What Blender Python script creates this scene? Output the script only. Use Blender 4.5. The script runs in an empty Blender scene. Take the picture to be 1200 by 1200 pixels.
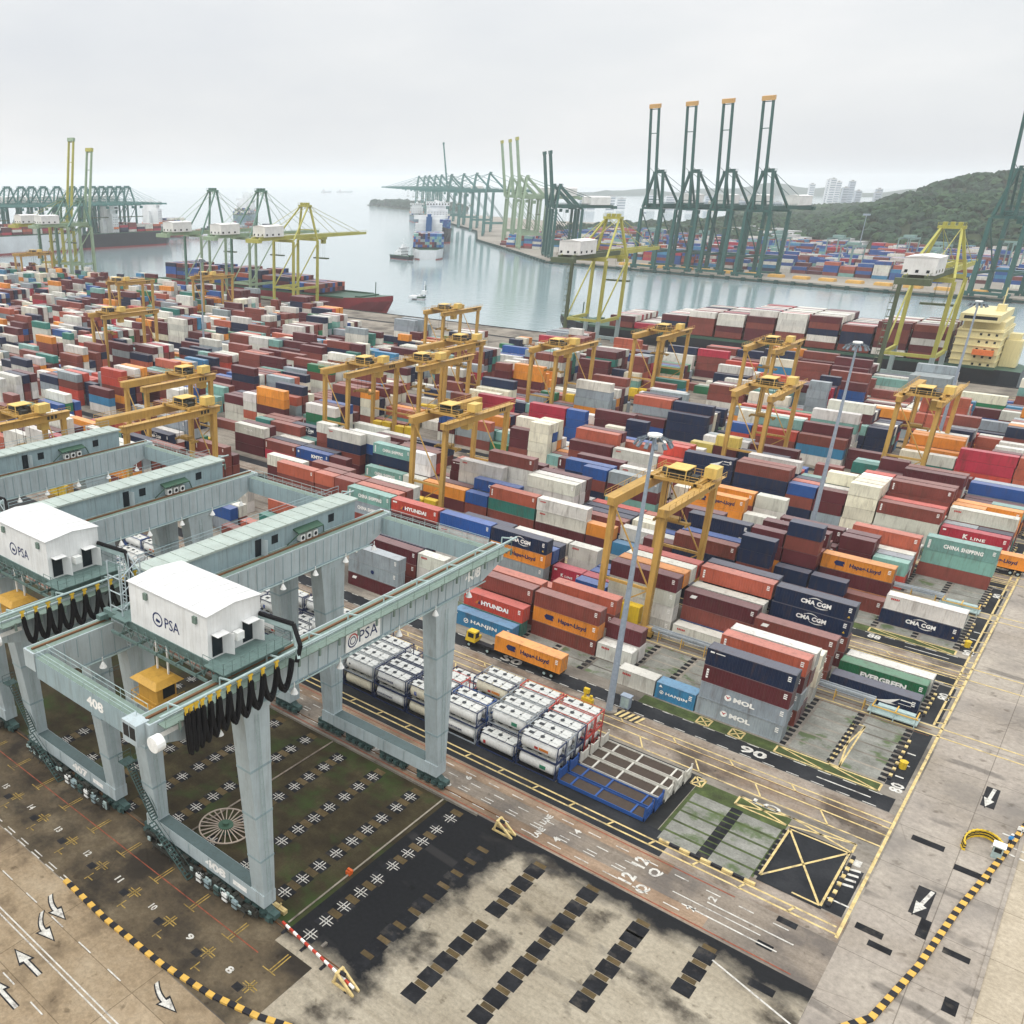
import bpy, math, random
from mathutils import Vector, Matrix
R = math.radians
rnd = random.Random(7)
sc = bpy.context.scene
col = sc.collection

# ------------------------------------------------------------------ helpers
def lin(h):
    h = h.lstrip('#')
    o = []
    for i in (0, 2, 4):
        v = int(h[i:i+2], 16)/255.0
        o.append(v/12.92 if v <= 0.04045 else ((v+0.055)/1.055)**2.4)
    return (o[0], o[1], o[2], 1.0)

class MB:
    """collects shapes, then links them as ONE mesh object"""
    def __init__(s):
        s.v = []; s.f = []; s.m = []; s.c = []; s.cc = None; s.usec = False
    def face(s, pts, m=0):
        b = len(s.v); s.v.extend([tuple(p) for p in pts]); s.f.append(tuple(range(b, b+len(pts)))); s.m.append(m); s.c.append(s.cc)
    def quads(s, vs, fs, m=0):
        b = len(s.v); s.v.extend([tuple(p) for p in vs])
        for f in fs:
            s.f.append(tuple(b+i for i in f)); s.m.append(m); s.c.append(s.cc)
    def box(s, x0, x1, y0, y1, z0, z1, m=0):
        s.quads([(x0,y0,z0),(x1,y0,z0),(x1,y1,z0),(x0,y1,z0),(x0,y0,z1),(x1,y0,z1),(x1,y1,z1),(x0,y1,z1)],
                [(0,3,2,1),(4,5,6,7),(0,1,5,4),(1,2,6,5),(2,3,7,6),(3,0,4,7)], m)
    def hexa(s, a, b, m=0):
        """two 4-point rings (bottom, top)"""
        s.quads(list(a)+list(b), [(0,3,2,1),(4,5,6,7),(0,1,5,4),(1,2,6,5),(2,3,7,6),(3,0,4,7)], m)
    def bar(s, p, q, w, h=None, m=0):
        p = Vector(p); q = Vector(q); d = q-p
        if d.length < 1e-6: return
        h = h or w
        d.normalize()
        up = Vector((0,0,1)) if abs(d.z) < 0.95 else Vector((1,0,0))
        a = d.cross(up).normalized()*(w/2); b = a.cross(d).normalized()*(h/2)
        s.hexa([p-a-b, p+a-b, p+a+b, p-a+b], [q-a-b, q+a-b, q+a+b, q-a+b], m)
    def tube(s, p, q, r, n=8, r2=None, m=0, caps=True):
        p = Vector(p); q = Vector(q); d = q-p
        if d.length < 1e-6: return
        r2 = r if r2 is None else r2
        d.normalize()
        up = Vector((0,0,1)) if abs(d.z) < 0.95 else Vector((1,0,0))
        a = d.cross(up).normalized(); b = a.cross(d).normalized()
        vs = []
        for c, rr in ((p, r), (q, r2)):
            for i in range(n):
                t = 2*math.pi*i/n
                vs.append(c+a*math.cos(t)*rr+b*math.sin(t)*rr)
        fs = [(i, (i+1) % n, n+(i+1) % n, n+i) for i in range(n)]
        if caps: fs += [tuple(reversed(range(n))), tuple(range(n, 2*n))]
        s.quads(vs, fs, m)
    def path(s, pts, r, n=6, m=0):
        for i in range(len(pts)-1): s.tube(pts[i], pts[i+1], r, n, m=m)
    def prism(s, poly, z0, z1, m=0):
        n = len(poly)
        s.quads([(x,y,z0) for x,y in poly]+[(x,y,z1) for x,y in poly],
                [tuple(reversed(range(n))), tuple(range(n,2*n))]+[(i,(i+1)%n,n+(i+1)%n,n+i) for i in range(n)], m)
    def extr(s, ring, off, m=0):
        """closed 3d ring extruded by off"""
        n = len(ring); o = Vector(off)
        s.quads([Vector(p) for p in ring]+[Vector(p)+o for p in ring],
                [tuple(reversed(range(n))), tuple(range(n,2*n))]+[(i,(i+1)%n,n+(i+1)%n,n+i) for i in range(n)], m)
    def sheet(s, poly, z, m=0):
        s.face([(x,y,z) for x,y in poly], m)
    def rect(s, x0, x1, y0, y1, z, m=0):
        s.face([(x0,y0,z),(x1,y0,z),(x1,y1,z),(x0,y1,z)], m)
    def line(s, p, q, w, z, m=0):
        dx = q[0]-p[0]; dy = q[1]-p[1]; L = math.hypot(dx,dy)
        if L < 1e-6: return
        nx = -dy/L*w/2; ny = dx/L*w/2
        s.face([(p[0]-nx,p[1]-ny,z),(q[0]-nx,q[1]-ny,z),(q[0]+nx,q[1]+ny,z),(p[0]+nx,p[1]+ny,z)], m)
    def add(s, me, M=None, m=0):
        M = M or Matrix()
        b = len(s.v)
        s.v.extend([tuple(M @ v.co) for v in me.vertices])
        for p in me.polygons:
            s.f.append(tuple(b+i for i in p.vertices)); s.m.append(m); s.c.append(s.cc)
    def mesh(s, name, mats, smooth=False):
        me = bpy.data.meshes.new(name)
        me.from_pydata(s.v, [], s.f)
        if not isinstance(mats, (list, tuple)): mats = [mats]
        for k in mats: me.materials.append(k)
        if len(mats) > 1: me.polygons.foreach_set('material_index', s.m)
        if smooth: me.polygons.foreach_set('use_smooth', [True]*len(s.f))
        if s.usec:
            at = me.color_attributes.new('paint', 'FLOAT_COLOR', 'CORNER')
            buf = []
            for f, c in zip(s.f, s.c):
                buf.extend(list(c or (.5,.5,.5,1))*len(f))
            at.data.foreach_set('color', buf)
        me.update()
        return me
    def build(s, name, mats, parent=None, smooth=False, loc=None, rz=0):
        return link(name, s.mesh(name, mats, smooth), parent, loc, rz)

def link(name, me, parent=None, loc=None, rz=0):
    o = bpy.data.objects.new(name, me); col.objects.link(o)
    if parent: o.parent = parent
    if loc: o.location = loc
    if rz: o.rotation_euler = (0,0,rz)
    return o
def empty(name, loc=(0,0,0), rz=0):
    o = bpy.data.objects.new(name, None); col.objects.link(o)
    o.location = loc; o.rotation_euler = (0,0,rz); o.empty_display_size = 0.5
    return o
def tag(o, label=None, cat=None, group=None, kind=None):
    if label: o['label'] = label
    if cat: o['category'] = cat
    if group: o['group'] = group
    if kind: o['kind'] = kind
    return o
def struct(o): o['kind'] = 'structure'; return o
KIDS = {}
def copy_tree(o, parent=None):
    c = o.copy(); col.objects.link(c)
    c.parent = parent
    for ch in [k for k in o.children]:
        copy_tree(ch, c)
    return c

# text as a mesh: unit height 1 (cap height), origin at left-bottom, lies in XY
_tx = {}
def text_mesh(s, bold=0.02, space=1.0, depth=0.0):
    key = (s, bold, space)
    if key in _tx: return _tx[key]
    cu = bpy.data.curves.new('lettering', 'FONT'); cu.body = s; cu.size = 1.0; cu.offset = bold; cu.space_character = space
    cu.resolution_u = 2
    o = bpy.data.objects.new('lettering', cu); col.objects.link(o)
    bpy.context.view_layer.update()
    me = bpy.data.meshes.new_from_object(o)
    bpy.data.objects.remove(o); bpy.data.curves.remove(cu)
    xs = [v.co.x for v in me.vertices]; ys = [v.co.y for v in me.vertices]
    x0, x1, y0, y1 = min(xs), max(xs), min(ys), max(ys)
    for v in me.vertices:
        v.co.x = (v.co.x-x0)/(x1-x0); v.co.y = (v.co.y-y0)/(y1-y0)
    me['asp'] = (x1-x0)/(y1-y0)
    _tx[key] = me
    return me
def put_text(mb, s, o, ax, ay, w, h, m=0, bold=0.02, space=1.0):
    """text in the box with corner o, axes ax (width) and ay (height)"""
    me = text_mesh(s, bold, space)
    ax = Vector(ax).normalized()*w; ay = Vector(ay).normalized()*h; n = ax.cross(ay).normalized()
    M = Matrix(((ax.x,ay.x,n.x,o[0]),(ax.y,ay.y,n.y,o[1]),(ax.z,ay.z,n.z,o[2]),(0,0,0,1)))
    mb.add(me, M, m)

# ------------------------------------------------------------------ materials
def newmat(name):
    m = bpy.data.materials.new(name); m.use_nodes = True
    nt = m.node_tree; b = nt.nodes['Principled BSDF']
    return m, nt, b
def N(nt, t, **kw):
    n = nt.nodes.new(t)
    for k, v in kw.items(): setattr(n, k, v)
    return n
def noise(nt, scale, detail=4, rough=.6, coord='Object', stretch=None, w=None):
    tc = N(nt, 'ShaderNodeTexCoord'); mp = N(nt, 'ShaderNodeMapping')
    src = tc.outputs[coord]
    nt.links.new(src, mp.inputs['Vector'])
    if stretch: mp.inputs['Scale'].default_value = stretch
    n = N(nt, 'ShaderNodeTexNoise'); n.inputs['Scale'].default_value = scale; n.inputs['Detail'].default_value = detail
    n.inputs['Roughness'].default_value = rough
    nt.links.new(mp.outputs[0], n.inputs['Vector'])
    return n
def ramp(nt, src, stops):
    r = N(nt, 'ShaderNodeValToRGB')
    e = r.color_ramp.elements
    while len(e) < len(stops): e.new(.5)
    for i, (p, c) in enumerate(stops):
        e[i].position = p; e[i].color = c if len(c) == 4 else (*c, 1)
    nt.links.new(src, r.inputs[0]); return r
def mixc(nt, fac, a, b, mode='MIX'):
    n = N(nt, 'ShaderNodeMix', data_type='RGBA', blend_type=mode)
    for sock, v in ((n.inputs[0], fac), (n.inputs[6], a), (n.inputs[7], b)):
        if hasattr(v, 'is_linked') or hasattr(v, 'links'): nt.links.new(v, sock)
        else: sock.default_value = v
    return n.outputs[2]
def bump(nt, b, src, strength=.3, dist=.05):
    n = N(nt, 'ShaderNodeBump'); n.inputs['Strength'].default_value = strength; n.inputs['Distance'].default_value = dist
    nt.links.new(src, n.inputs['Height']); nt.links.new(n.outputs[0], b.inputs['Normal'])
def scale(c, k): return (c[0]*k, c[1]*k, c[2]*k, 1)

def paint(name, hx, rough=.5, dirt='#4a3a2c', amt=.35, sc_=.35, metal=0.0, streak=True):
    """painted steel: faded patches, rust and grime running down"""
    m, nt, b = newmat(name); c = lin(hx)
    n1 = noise(nt, sc_, 5, .65); r1 = ramp(nt, n1.outputs['Fac'], [(.3, scale(c,.86)), (.7, scale(c,1.10))])
    out = r1.outputs[0]
    if amt > 0:
        n2 = noise(nt, 1.0, 6, .7, stretch=(1.6,1.6,.16) if streak else None)
        r2 = ramp(nt, n2.outputs['Fac'], [(.52, (0,0,0,1)), (.78, (amt,amt,amt,1))])
        out = mixc(nt, r2.outputs[0], out, lin(dirt))
    nt.links.new(out, b.inputs['Base Color'])
    if streak and amt > .2:                                         # fine runs of grime down the plates
        n5 = noise(nt, 2.6, 4, .7, stretch=(2.2,2.2,.07)); r5 = ramp(nt, n5.outputs['Fac'], [(.5,(1,1,1,1)),(.72,(.66,.64,.60,1))]); out = mixc(nt, .45, out, r5.outputs[0], 'MULTIPLY'); nt.links.new(out, b.inputs['Base Color'])
    b.inputs['Specular IOR Level'].default_value = .35
    b.inputs['Roughness'].default_value = rough; b.inputs['Metallic'].default_value = metal
    return m
def plain(name, hx, rough=.6, metal=0):
    m, nt, b = newmat(name); c = lin(hx)
    n1 = noise(nt, 2.0, 4, .6); r1 = ramp(nt, n1.outputs['Fac'], [(.3, scale(c,.85)), (.7, scale(c,1.12))])
    nt.links.new(r1.outputs[0], b.inputs['Base Color'])
    b.inputs['Roughness'].default_value = rough; b.inputs['Metallic'].default_value = metal
    b.inputs['Specular IOR Level'].default_value = .22
    return m
def wear(nt, out, cracks, spots, swirl, coord='Object'):
    tc = N(nt,'ShaderNodeTexCoord')
    if cracks:
        wn = noise(nt, .5, 3, .6, coord); mxv = N(nt,'ShaderNodeMix', data_type='VECTOR'); mxv.inputs[0].default_value = .12
        nt.links.new(tc.outputs[coord], mxv.inputs[4]); nt.links.new(wn.outputs['Color'], mxv.inputs[5])
        vo = N(nt,'ShaderNodeTexVoronoi', feature='DISTANCE_TO_EDGE'); vo.inputs['Scale'].default_value = cracks; nt.links.new(mxv.outputs[1], vo.inputs['Vector'])
        rc = ramp(nt, vo.outputs['Distance'], [(.0,(.55,.53,.50,1)),(.007,(1,1,1,1))]); gt_ = ramp(nt, noise(nt, .16, 3, .5, coord).outputs['Fac'], [(.45,(0,0,0,1)),(.62,(.55,.55,.55,1))]); out = mixc(nt, gt_.outputs[0], out, rc.outputs[0], 'MULTIPLY')
    if spots:
        ns = noise(nt, spots, 3, .5, coord); rs_ = ramp(nt, ns.outputs['Fac'], [(.64,(1,1,1,1)),(.72,(.5,.48,.46,1))]); out = mixc(nt, .8, out, rs_.outputs[0], 'MULTIPLY')
    if swirl:                                                         # arcs of tyre rubber
        wv = N(nt,'ShaderNodeTexWave', wave_type='RINGS'); wv.inputs['Scale'].default_value = swirl; wv.inputs['Distortion'].default_value = 7; wv.inputs['Detail'].default_value = 2; wv.inputs['Detail Scale'].default_value = .35
        nt.links.new(tc.outputs[coord], wv.inputs['Vector']); nm_ = noise(nt, .09, 4, .6, coord)
        ra = ramp(nt, wv.outputs['Fac'], [(.86,(0,0,0,1)),(.95,(.5,.5,.5,1))]); rb = ramp(nt, nm_.outputs['Fac'], [(.5,(0,0,0,1)),(.6,(1,1,1,1))])
        fx = mixc(nt, 1.0, ra.outputs[0], rb.outputs[0], 'MULTIPLY'); out = mixc(nt, fx, out, (.045,.042,.04,1))
    return out
def ground(name, cols, scale1=.12, fine=2.5, rough=.85, stain=None, stain_amt=.6, stain_scale=.09, lo=.5, hi=.62, tracks=False, coord='Object', slab=None, cracks=0, spots=0, swirl=0):
    """cols: 3 hexes light..dark blended by noise, stains with shapes of their own"""
    m, nt, b = newmat(name)
    n1 = noise(nt, scale1, 8, .62, coord)
    st = [(.30, lin(cols[0])), (.5, lin(cols[1])), (.70, lin(cols[2]))]
    out = ramp(nt, n1.outputs['Fac'], st).outputs[0]
    n2 = noise(nt, fine, 6, .75, coord)
    r2 = ramp(nt, n2.outputs['Fac'], [(.3, (.72,.72,.72,1)), (.7, (1.22,1.22,1.22,1))])
    out = mixc(nt, 1.0, out, r2.outputs[0], 'MULTIPLY')
    if tracks:
        n4 = noise(nt, .5, 5, .7, coord, stretch=(.06,1.4,1))
        r4 = ramp(nt, n4.outputs['Fac'], [(.45,(1,1,1,1)),(.68,(.62,.60,.58,1))])
        out = mixc(nt, .8, out, r4.outputs[0], 'MULTIPLY')
    if stain:
        n3 = noise(nt, stain_scale, 7, .6, coord)
        r3 = ramp(nt, n3.outputs['Fac'], [(lo,(0,0,0,1)), (hi,(stain_amt,)*3+(1,))])
        out = mixc(nt, r3.outputs[0], out, lin(stain))
    if slab:
        tc = N(nt,'ShaderNodeTexCoord'); br = N(nt,'ShaderNodeTexBrick')
        br.offset = 0; br.inputs['Scale'].default_value = 1; br.inputs['Brick Width'].default_value = slab[0]; br.inputs['Row Height'].default_value = slab[1]
        br.inputs['Mortar Size'].default_value = .05; br.inputs['Color1'].default_value = (1,1,1,1); br.inputs['Color2'].default_value = (.86,.86,.85,1); br.inputs['Mortar'].default_value = (.42,.4,.38,1)
        nt.links.new(tc.outputs[coord], br.inputs['Vector'])
        out = mixc(nt, .8, out, br.outputs['Color'], 'MULTIPLY')
    out = wear(nt, out, cracks, spots, swirl, coord)
    nt.links.new(out, b.inputs['Base Color'])
    b.inputs['Roughness'].default_value = rough; b.inputs['Specular IOR Level'].default_value = .14
    bump(nt, b, n2.outputs['Fac'], .25, .03)
    return m
EXPO = 0.6
HAZE = 0.00011
# ------------------------------------------------------------------ camera, sky, sun, air
cam = bpy.data.cameras.new('camera'); cam_o = bpy.data.objects.new('camera', cam); col.objects.link(cam_o)
PIT, YAW, CH = 0.42263078, -0.75686898, 73.75
fw = Vector((math.sin(YAW)*math.cos(PIT), math.cos(YAW)*math.cos(PIT), -math.sin(PIT)))
rt = Vector((math.cos(YAW), -math.sin(YAW), 0)); upv = rt.cross(fw)
cam_o.matrix_world = Matrix(((rt.x,upv.x,-fw.x,0),(rt.y,upv.y,-fw.y,0),(rt.z,upv.z,-fw.z,CH),(0,0,0,1)))
cam.sensor_width = 36; cam.sensor_fit = 'HORIZONTAL'; cam.lens = 1041.074/1200*36
cam.shift_x = (600-350.54)/1200; cam.shift_y = (680.96-600)/1200
cam.clip_start = 1; cam.clip_end = 60000
sc.camera = cam_o
sc.render.resolution_x = sc.render.resolution_y = 1024
sc.view_settings.view_transform = 'Standard'; sc.view_settings.look = 'None'; sc.view_settings.exposure = EXPO; sc.view_settings.gamma = 1

SUN_EL, SUN_AZ = R(58), R(200)       # azimuth clockwise from +Y; behind the camera, to the left
w = bpy.data.worlds.new('World'); sc.world = w; w.use_nodes = True
nt = w.node_tree; bg = nt.nodes['Background']
sky = N(nt, 'ShaderNodeTexSky'); sky.sky_type = 'NISHITA'; sky.sun_disc = False; sky.sun_elevation = SUN_EL; sky.sun_rotation = SUN_AZ
sky.air_density = 1.0; sky.dust_density = 4.0
tc = N(nt, 'ShaderNodeTexCoord'); mp = N(nt, 'ShaderNodeMapping'); mp.inputs['Scale'].default_value = (1.0,1.0,3.2)
nt.links.new(tc.outputs['Generated'], mp.inputs['Vector'])
cn = N(nt, 'ShaderNodeTexNoise'); cn.inputs['Scale'].default_value = 2.3; cn.inputs['Detail'].default_value = 6; cn.inputs['Roughness'].default_value = .55
nt.links.new(mp.outputs[0], cn.inputs['Vector'])
clouds = ramp(nt, cn.outputs['Fac'], [(.30, (4.7,4.85,5.05,1)), (.50, (5.15,5.25,5.33,1)), (.68, (5.75,5.75,5.75,1))])
mx = mixc(nt, .93, sky.outputs[0], clouds.outputs[0])
# an overcast sky is two to three times brighter overhead than at the horizon
sx = N(nt,'ShaderNodeSeparateXYZ'); nt.links.new(tc.outputs['Generated'], sx.inputs[0])
zr = ramp(nt, sx.outputs[2], [(0.0,(.95,.95,.95,1)),(.30,(1.0,1.0,1.0,1)),(.55,(1.7,1.7,1.7,1)),(1.0,(2.3,2.3,2.3,1))])
mx = mixc(nt, 1.0, mx, zr.outputs[0], 'MULTIPLY')
nt.links.new(mx, bg.inputs['Color']); bg.inputs['Strength'].default_value = .115
sl = bpy.data.lights.new('sun', 'SUN'); so = bpy.data.objects.new('sun', sl); col.objects.link(so)
sl.energy = 0.8; sl.angle = R(26); sl.color = (1.0,.965,.91)
sd = Vector((math.sin(SUN_AZ)*math.cos(SUN_EL), math.cos(SUN_AZ)*math.cos(SUN_EL), math.sin(SUN_EL)))
so.rotation_euler = sd.to_track_quat('Z','Y').to_euler()

sc.cycles.volume_bounces = 2
def make_haze():
    m = bpy.data.materials.new('air'); m.use_nodes = True; nt = m.node_tree
    nt.nodes.remove(nt.nodes['Principled BSDF'])
    pv = N(nt,'ShaderNodeVolumePrincipled'); pv.inputs['Density'].default_value = HAZE; pv.inputs['Color'].default_value = (.965,.98,.995,1); pv.inputs['Anisotropy'].default_value = 0.0
    nt.links.new(pv.outputs[0], nt.nodes['Material Output'].inputs['Volume'])
    b = MB(); b.box(-11000, 3000, -400, 13500, -5, 150)
    o = b.build('haze', m); o['kind'] = 'stuff'; o['label'] = 'thin pale sea haze over the harbour'
    return o
# ------------------------------------------------------------------ containers
CP, HP, CH_ = 6.3, 2.8, 2.78            # half bay, tier pitch, container height
PAL = {'N':('navy','#152541'), 'B':('blue','#25508f'), 'R':('rust brown','#7c4037'), 'M':('maroon','#59262b'),
       'W':('off white','#cfcdc3'), 'C':('cream','#ded8c2'), 'O':('orange','#d98a33'), 'G':('grey','#8f999d'),
       'T':('sage green','#76a097'), 'J':('teal','#33786c'), 'E':('green','#25704a'), 'K':('crimson','#a92e40'),
       'H':('bright red','#b84638'), 'S':('sky blue','#3a7ba0'), 'Y':('mustard','#cdb85c'), 'L':('terracotta','#ad5a44'), 'P':('white','#e6e6e2')}
def cont_mat(name, from_attr, bleach_glare):
    m, nt, b = newmat(name)
    if from_attr:
        a = N(nt,'ShaderNodeVertexColor'); a.layer_name = 'paint'; src = a.outputs['Color']
    else:
        a = N(nt,'ShaderNodeObjectInfo'); src = a.outputs['Color']
    g = N(nt,'ShaderNodeNewGeometry')
    def gn(sc_, st=None, det=5):
        mp = N(nt,'ShaderNodeMapping'); nt.links.new(g.outputs['Position'], mp.inputs['Vector'])
        if st: mp.inputs['Scale'].default_value = st
        n = N(nt,'ShaderNodeTexNoise'); n.inputs['Scale'].default_value = sc_; n.inputs['Detail'].default_value = det; n.inputs['Roughness'].default_value = .65
        nt.links.new(mp.outputs[0], n.inputs['Vector']); return n
    n1 = gn(.22); r1 = ramp(nt, n1.outputs['Fac'], [(.3,(.82,.82,.82,1)),(.7,(1.14,1.14,1.14,1))])
    out = mixc(nt, 1, src, r1.outputs[0], 'MULTIPLY')
    if bleach_glare:
        out = mixc(nt, bleach_glare, out, (.62,.58,.55,1))  # roof paint paled: some sun bleaching, some sky glare put into the colour
    n2 = gn(.9, (1.3,1.3,.22), 6); r2 = ramp(nt, n2.outputs['Fac'], [(.52,(0,0,0,1)),(.78,(.6,.6,.6,1))])
    out = mixc(nt, r2.outputs[0], out, lin('#4f3b2f'))
    n3 = gn(3.2, (1.6,1.6,.10), 4); r3 = ramp(nt, n3.outputs['Fac'], [(.48,(1,1,1,1)),(.72,(.70,.68,.66,1))]); out = mixc(nt, .5, out, r3.outputs[0], 'MULTIPLY')
    nt.links.new(out, b.inputs['Base Color']); b.inputs['Roughness'].default_value = .5; b.inputs['Specular IOR Level'].default_value = .3
    return m
M_cw = cont_mat('container_paint', False, 0); M_cr = cont_mat('container_paint_roof_glare', False, .17)
M_sw = cont_mat('stacked_container_paint', True, 0); M_sr = cont_mat('stacked_container_paint_roof_glare', True, .17)
M_white = plain('white_lettering', '#eceae4', .6); M_navyt = plain('navy_lettering', '#1d2b57', .6); M_red = plain('red_lettering', '#b8322c', .6)
M_orl = plain('orange_lettering', '#c87a34', .6); M_yel = plain('yellow_marking', '#d9b23a', .6); M_bar = plain('galvanised_bar', '#8b8f90', .45, .4)

def corr(mb, x0, x1, y, z0, z1, s, pitch=.42, d=.055):
    """corrugated wall along X; s = outward sign in y"""
    n = max(2, int(round((x1-x0)/pitch))); p = (x1-x0)/n
    pr = []
    for i in range(n):
        a = x0+i*p
        pr += [(a, 0), (a+.38*p, 0), (a+.5*p, d), (a+.88*p, d)]
    pr.append((x1, 0))
    vs = [(x, y-s*dd, z0) for x, dd in pr]+[(x, y-s*dd, z1) for x, dd in pr]
    k = len(pr)
    mb.quads(vs, [((i, i+1, k+i+1, k+i) if s < 0 else (i+1, i, k+i, k+i+1)) for i in range(k-1)])
def corr_end(mb, x, y0, y1, z0, z1, s, pitch=.42, d=.05):
    n = int(round((y1-y0)/pitch)); p = (y1-y0)/n; pr = []
    for i in range(n):
        a = y0+i*p; pr += [(a,0),(a+.38*p,0),(a+.5*p,d),(a+.88*p,d)]
    pr.append((y1,0)); k = len(pr)
    vs = [(x-s*dd, y, z0) for y, dd in pr]+[(x-s*dd, y, z1) for y, dd in pr]
    mb.quads(vs, [((i,i+1,k+i+1,k+i) if s > 0 else (i+1,i,k+i,k+i+1)) for i in range(k-1)])
CM = {}
for L, nm in ((12.16, 40), (6.06, 20)):
    a = L/2; W = 1.219; H = CH_
    body = MB()
    corr(body, -a+.16, a-.16, -W+.03, .17, H-.1, -1); corr(body, -a+.16, a-.16, W-.03, .17, H-.1, 1)
    corr_end(body, -a+.03, -W+.16, W-.16, .17, H-.1, -1)
    body.face([(-a+.05,-W+.05,.16),(-a+.05,W-.05,.16),(a-.05,W-.05,.16),(a-.05,-W+.05,.16)])
    # roof: shallow cross ribs
    n = int(L/.62); p = (L-.2)/n
    for i in range(n):
        x = -a+.1+i*p
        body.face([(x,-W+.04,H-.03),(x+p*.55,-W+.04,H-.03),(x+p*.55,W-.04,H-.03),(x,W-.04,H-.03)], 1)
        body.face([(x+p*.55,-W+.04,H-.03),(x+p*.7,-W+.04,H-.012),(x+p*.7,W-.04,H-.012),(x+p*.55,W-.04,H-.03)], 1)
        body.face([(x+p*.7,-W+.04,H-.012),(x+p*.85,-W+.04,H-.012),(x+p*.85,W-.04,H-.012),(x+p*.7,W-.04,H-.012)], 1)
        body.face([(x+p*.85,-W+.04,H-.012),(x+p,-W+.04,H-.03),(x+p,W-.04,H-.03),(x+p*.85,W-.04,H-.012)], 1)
    fr = MB()
    for sx in (-1,1):
        for sy in (-1,1):
            x0, x1 = sorted((sx*a, sx*(a-.16))); y0, y1 = sorted((sy*W, sy*(W-.15)))
            fr.box(x0,x1,y0,y1,.12,H-.12)
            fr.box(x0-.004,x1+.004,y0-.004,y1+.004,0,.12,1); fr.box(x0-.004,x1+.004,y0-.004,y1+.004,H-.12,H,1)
    for sy in (-1,1):
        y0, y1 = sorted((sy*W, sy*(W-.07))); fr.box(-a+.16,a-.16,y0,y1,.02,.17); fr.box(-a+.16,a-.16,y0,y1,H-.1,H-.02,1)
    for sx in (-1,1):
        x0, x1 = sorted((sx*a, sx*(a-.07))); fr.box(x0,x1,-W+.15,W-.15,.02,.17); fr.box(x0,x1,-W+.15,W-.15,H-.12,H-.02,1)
    dr = []
    for sy in (-1,1):
        d = MB(); y0, y1 = sorted((sy*.012, sy*(W-.16)))
        d.box(a-.08, a-.035, y0, y1, .18, H-.125)
        for zz in (.6,1.25,1.9): d.box(a-.035, a-.02, y0+.06, y1-.06, zz, zz+.34)
        lb = MB()
        for fy in (.3,.78): lb.tube((a-.005, y0+(y1-y0)*fy, .1), (a-.005, y0+(y1-y0)*fy, H-.1), .028, 5)
        dr.append((d.mesh('door', M_cw), lb.mesh('locking_bars', M_bar)))
    whole = MB()
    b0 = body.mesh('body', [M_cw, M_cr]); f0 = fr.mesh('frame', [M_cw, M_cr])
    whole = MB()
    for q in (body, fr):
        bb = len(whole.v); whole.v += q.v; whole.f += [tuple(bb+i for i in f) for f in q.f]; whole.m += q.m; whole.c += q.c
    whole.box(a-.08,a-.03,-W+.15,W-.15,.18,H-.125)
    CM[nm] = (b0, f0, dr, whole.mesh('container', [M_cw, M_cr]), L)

# lettering: (text, colour, fraction x0, width frac, z0, height, extra)
def hapag_mark(mb, x, z, k, y, m):
    for i in range(2):
        o = x+i*.62*k
        mb.face([(o+.35*k,y,z),(o+.95*k,y,z),(o+.75*k,y,z+.42*k),(o+1.0*k,y,z+.42*k),(o+.9*k,y,z+.85*k),(o+.3*k,y,z+.85*k),(o,y,z+.45*k)], m)
def swoosh(mb, x0, x1, z, y, m, up):
    n = 9; r = []
    for i in range(n+1):
        t = i/n; r.append((x0+(x1-x0)*t, z+(math.sin(t*math.pi)*.26 if up else -math.sin(t*math.pi)*.26)))
    for i in range(n):
        w0 = .13*math.sin(max(.12,i/n)*math.pi*.95)+.02; w1 = .13*math.sin(max(.12,(i+1)/n)*math.pi*.95)+.02
        mb.face([(r[i][0],y,r[i][1]),(r[i+1][0],y,r[i+1][1]),(r[i+1][0],y,r[i+1][1]+w1),(r[i][0],y,r[i][1]+w0)], m)
LM = {}
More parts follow.
